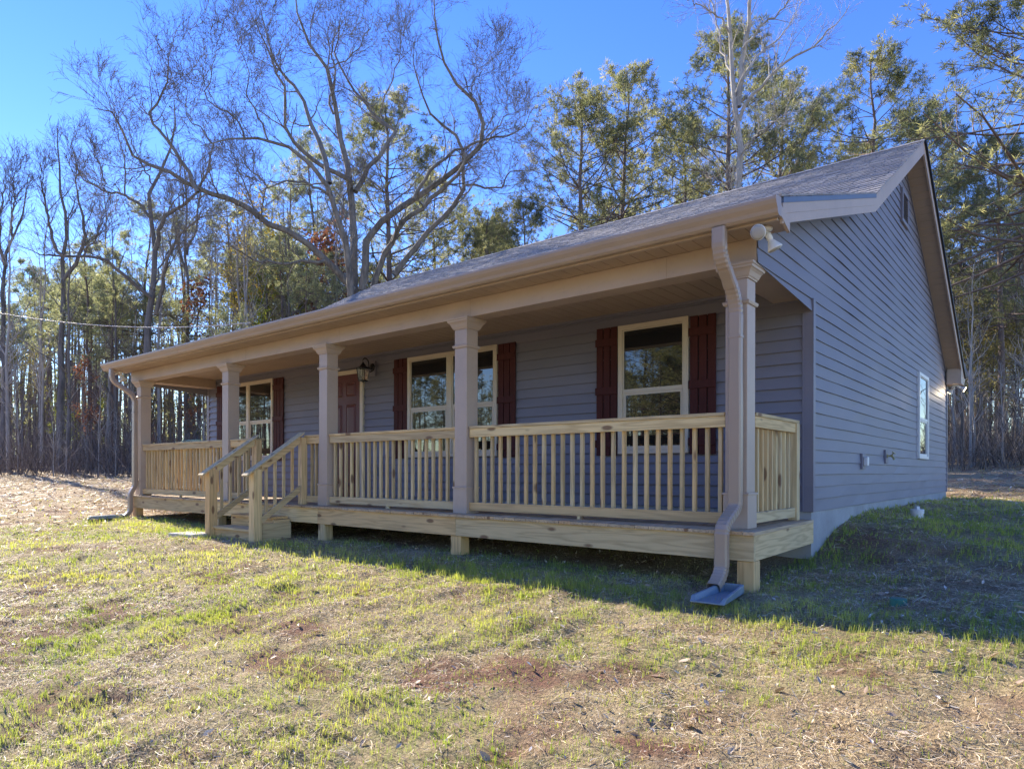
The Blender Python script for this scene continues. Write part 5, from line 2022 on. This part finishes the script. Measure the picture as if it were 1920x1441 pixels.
GR = []
for n, box, seed, hs, wd, fr in ((640000, (-9, 5.0, -5.0, .6), 1, .042, .0030, (0, 7)), (330000, (-14.5, 4.2, -5.2, 4.5), 2, .055, .0055, (5.5, 13)), (300000, (-13, 6, .5, 16), 3, .060, .0075, (6.5, 20)), (160000, (-30, 9, -5, 26), 4, .09, .017, (13, 34))):
    x, y, f, g = scatter(n, box, seed)
    # blades gather in little tufts
    x = x + (np.round(x / .06) * .06 - x) * .45 * (g.random(len(x)) < .7)
    y = y + (np.round(y / .06) * .06 - y) * .45 * (g.random(len(x)) < .7)
    cov = grass_cover(x, y)
    tuft = np.clip((vnoise(x / .10, y / .10, 71) - .25) * 1.6, .10, 1)
    ok = (g.random(len(x)) < cov * tuft * np.where(f < 7, 1.0, 1.0)) & (f > fr[0]) & (f < fr[1])
    x, y = x[ok], y[ok]
    hh = hs * g.uniform(.35, 1.35, len(x)) ** 1.3 * (.50 + .60 * cov[ok]) * (1 + .55 * np.exp(-((y + .62) / .2) ** 2) * (x < 3))
    V, q4, q3 = blades(x, y, hh, wd * g.uniform(.7, 1.3, len(x)), g)
    tnt = np.clip(fbm(x, y, .8, 91, 3) * 1.5 - .25 + g.normal(0, .1, len(x)), 0, 1)
    GR.append((V, q4, q3, np.repeat(tnt, 5)))
off = 0
VV, Q4, Q3, TT = [], [], [], []
for V, q4, q3, t in GR:
    VV.append(V); Q4.append(q4 + off); Q3.append(q3 + off); TT.append(t)
    off += len(V)
go = link('grass', raw_mesh('grass', np.concatenate(VV), [np.concatenate(Q4), np.concatenate(Q3)], M['grass'], False, {'tint': np.concatenate(TT)}))
tag(go, 'sparse young green grass growing over the lawn', 'grass', kind='stuff')


def strips(x, y, L, w, g, lift=.018, tilt=.25):
    n = len(x)
    a = g.uniform(0, 2 * np.pi, n)
    d = norm(np.stack([np.cos(a), np.sin(a), g.normal(0, tilt, n)], -1))
    z = ground_z(x, y) + g.uniform(.001, lift, n)
    c_ = np.stack([x, y, z], -1)
    cr = g.normal(0, .25, n)[:, None]
    s_ = np.stack([-np.sin(a), np.cos(a), g.normal(0, .35, n)], -1) * (w * .5)[:, None]
    h = (L * .5)[:, None]
    bendv = np.stack([-np.sin(a), np.cos(a), g.uniform(-.1, .5, n)], -1) * (cr * h)
    V = np.stack([c_ - d * h - s_, c_ - d * h + s_, c_ + bendv + s_, c_ + bendv - s_, c_ + d * h + s_, c_ + d * h - s_], 1).reshape(-1, 3)
    i = np.arange(n)[:, None] * 6
    return V, np.concatenate([i + np.array([[0, 1, 2, 3]]), i + np.array([[3, 2, 4, 5]])])


SV, SF, off = [], [], 0
for n, box, seed, L, wd, fr in ((640000, (-9, 5.0, -5.0, 1.5), 11, .036, .0019, (0, 6.5)), (300000, (-14.5, 4.5, -5.2, 5), 12, .055, .0034, (5.5, 12)), (190000, (-14, 6, 1, 16), 13, .09, .006, (8, 18)), (150000, (-34, 10, -5, 30), 14, .16, .016, (12, 36))):
    x, y, f, g = scatter(n, box, seed)
    den = np.clip(fbm(x, y, .45, 141, 3) * 2.3 - .55, .12, 1) * (1 - .45 * grass_cover(x, y)) * (1 - .60 * soil_cover(x, y))
    under = (x > -12.3) & (x < -.1) & (y > .25)
    ok = (g.random(len(x)) < den) & (f > fr[0]) & (f < fr[1]) & ~(under & (g.random(len(x)) < .6))
    x, y = x[ok], y[ok]
    V, F = strips(x, y, L * g.gamma(2.5, .4, len(x)), wd * g.uniform(.6, 1.6, len(x)), g)
    SV.append(V); SF.append(F + off)
    off += len(V)
so_ = link('straw', raw_mesh('straw', np.concatenate(SV), [np.concatenate(SF)], M['straw'], False))
tag(so_, 'loose dry straw scattered thickly over the lawn', 'straw', kind='stuff')

# dead leaves and bits of bark
LV_, LF_, off = [], [], 0
for n, box, seed, s0 in ((3800, (-9, 3.4, -4.4, 1.2), 21, .010), (3800, (-16, 5, -5.5, 5), 22, .015), (5000, (-30, 9, -5, 26), 23, .03)):
    x, y, f, g = scatter(n, box, seed)
    if seed == 23:
        x, y = x[f > 10], y[f > 10]
    z = ground_z(x, y) + .012
    n_ = len(x)
    nrm = norm(np.stack([g.normal(0, .55, n_), g.normal(0, .55, n_), np.ones(n_)], -1))
    u = rand_perp(nrm, g)
    v_ = np.cross(nrm, u)
    s_ = (s0 * np.minimum(g.gamma(3, .33, n_), 2))[:, None]
    c_ = np.stack([x, y, z], -1)
    lift = nrm * s_ * g.uniform(-.1, .55, (n_, 1))
    V = np.stack([c_ - u * s_ * 1.3, c_ - u * s_ * .3 + v_ * s_ * .55 + lift, c_ + u * s_ * .5 + v_ * s_ * .38 + lift, c_ + u * s_ * 1.4 + lift * .5,
                  c_ + u * s_ * .4 - v_ * s_ * .42 + lift * .8, c_ - u * s_ * .4 - v_ * s_ * .5 + lift * .7, c_ - u * s_ * .1], 1).reshape(-1, 3)
    i = np.arange(n_)[:, None] * 7
    F = np.concatenate([i + np.array([[a, b_, 6]]) for a, b_ in ((0, 1), (1, 2), (2, 3), (3, 4), (4, 5), (5, 0))])
    LV_.append(V); LF_.append(F + off)
    off += len(V)
lo_ = link('fallen_leaves', raw_mesh('fallen_leaves', np.concatenate(LV_), [np.concatenate(LF_)], M['dead_leaf'], False))
tag(lo_, 'curled brown dead leaves lying on the grass', 'leaves', kind='stuff')
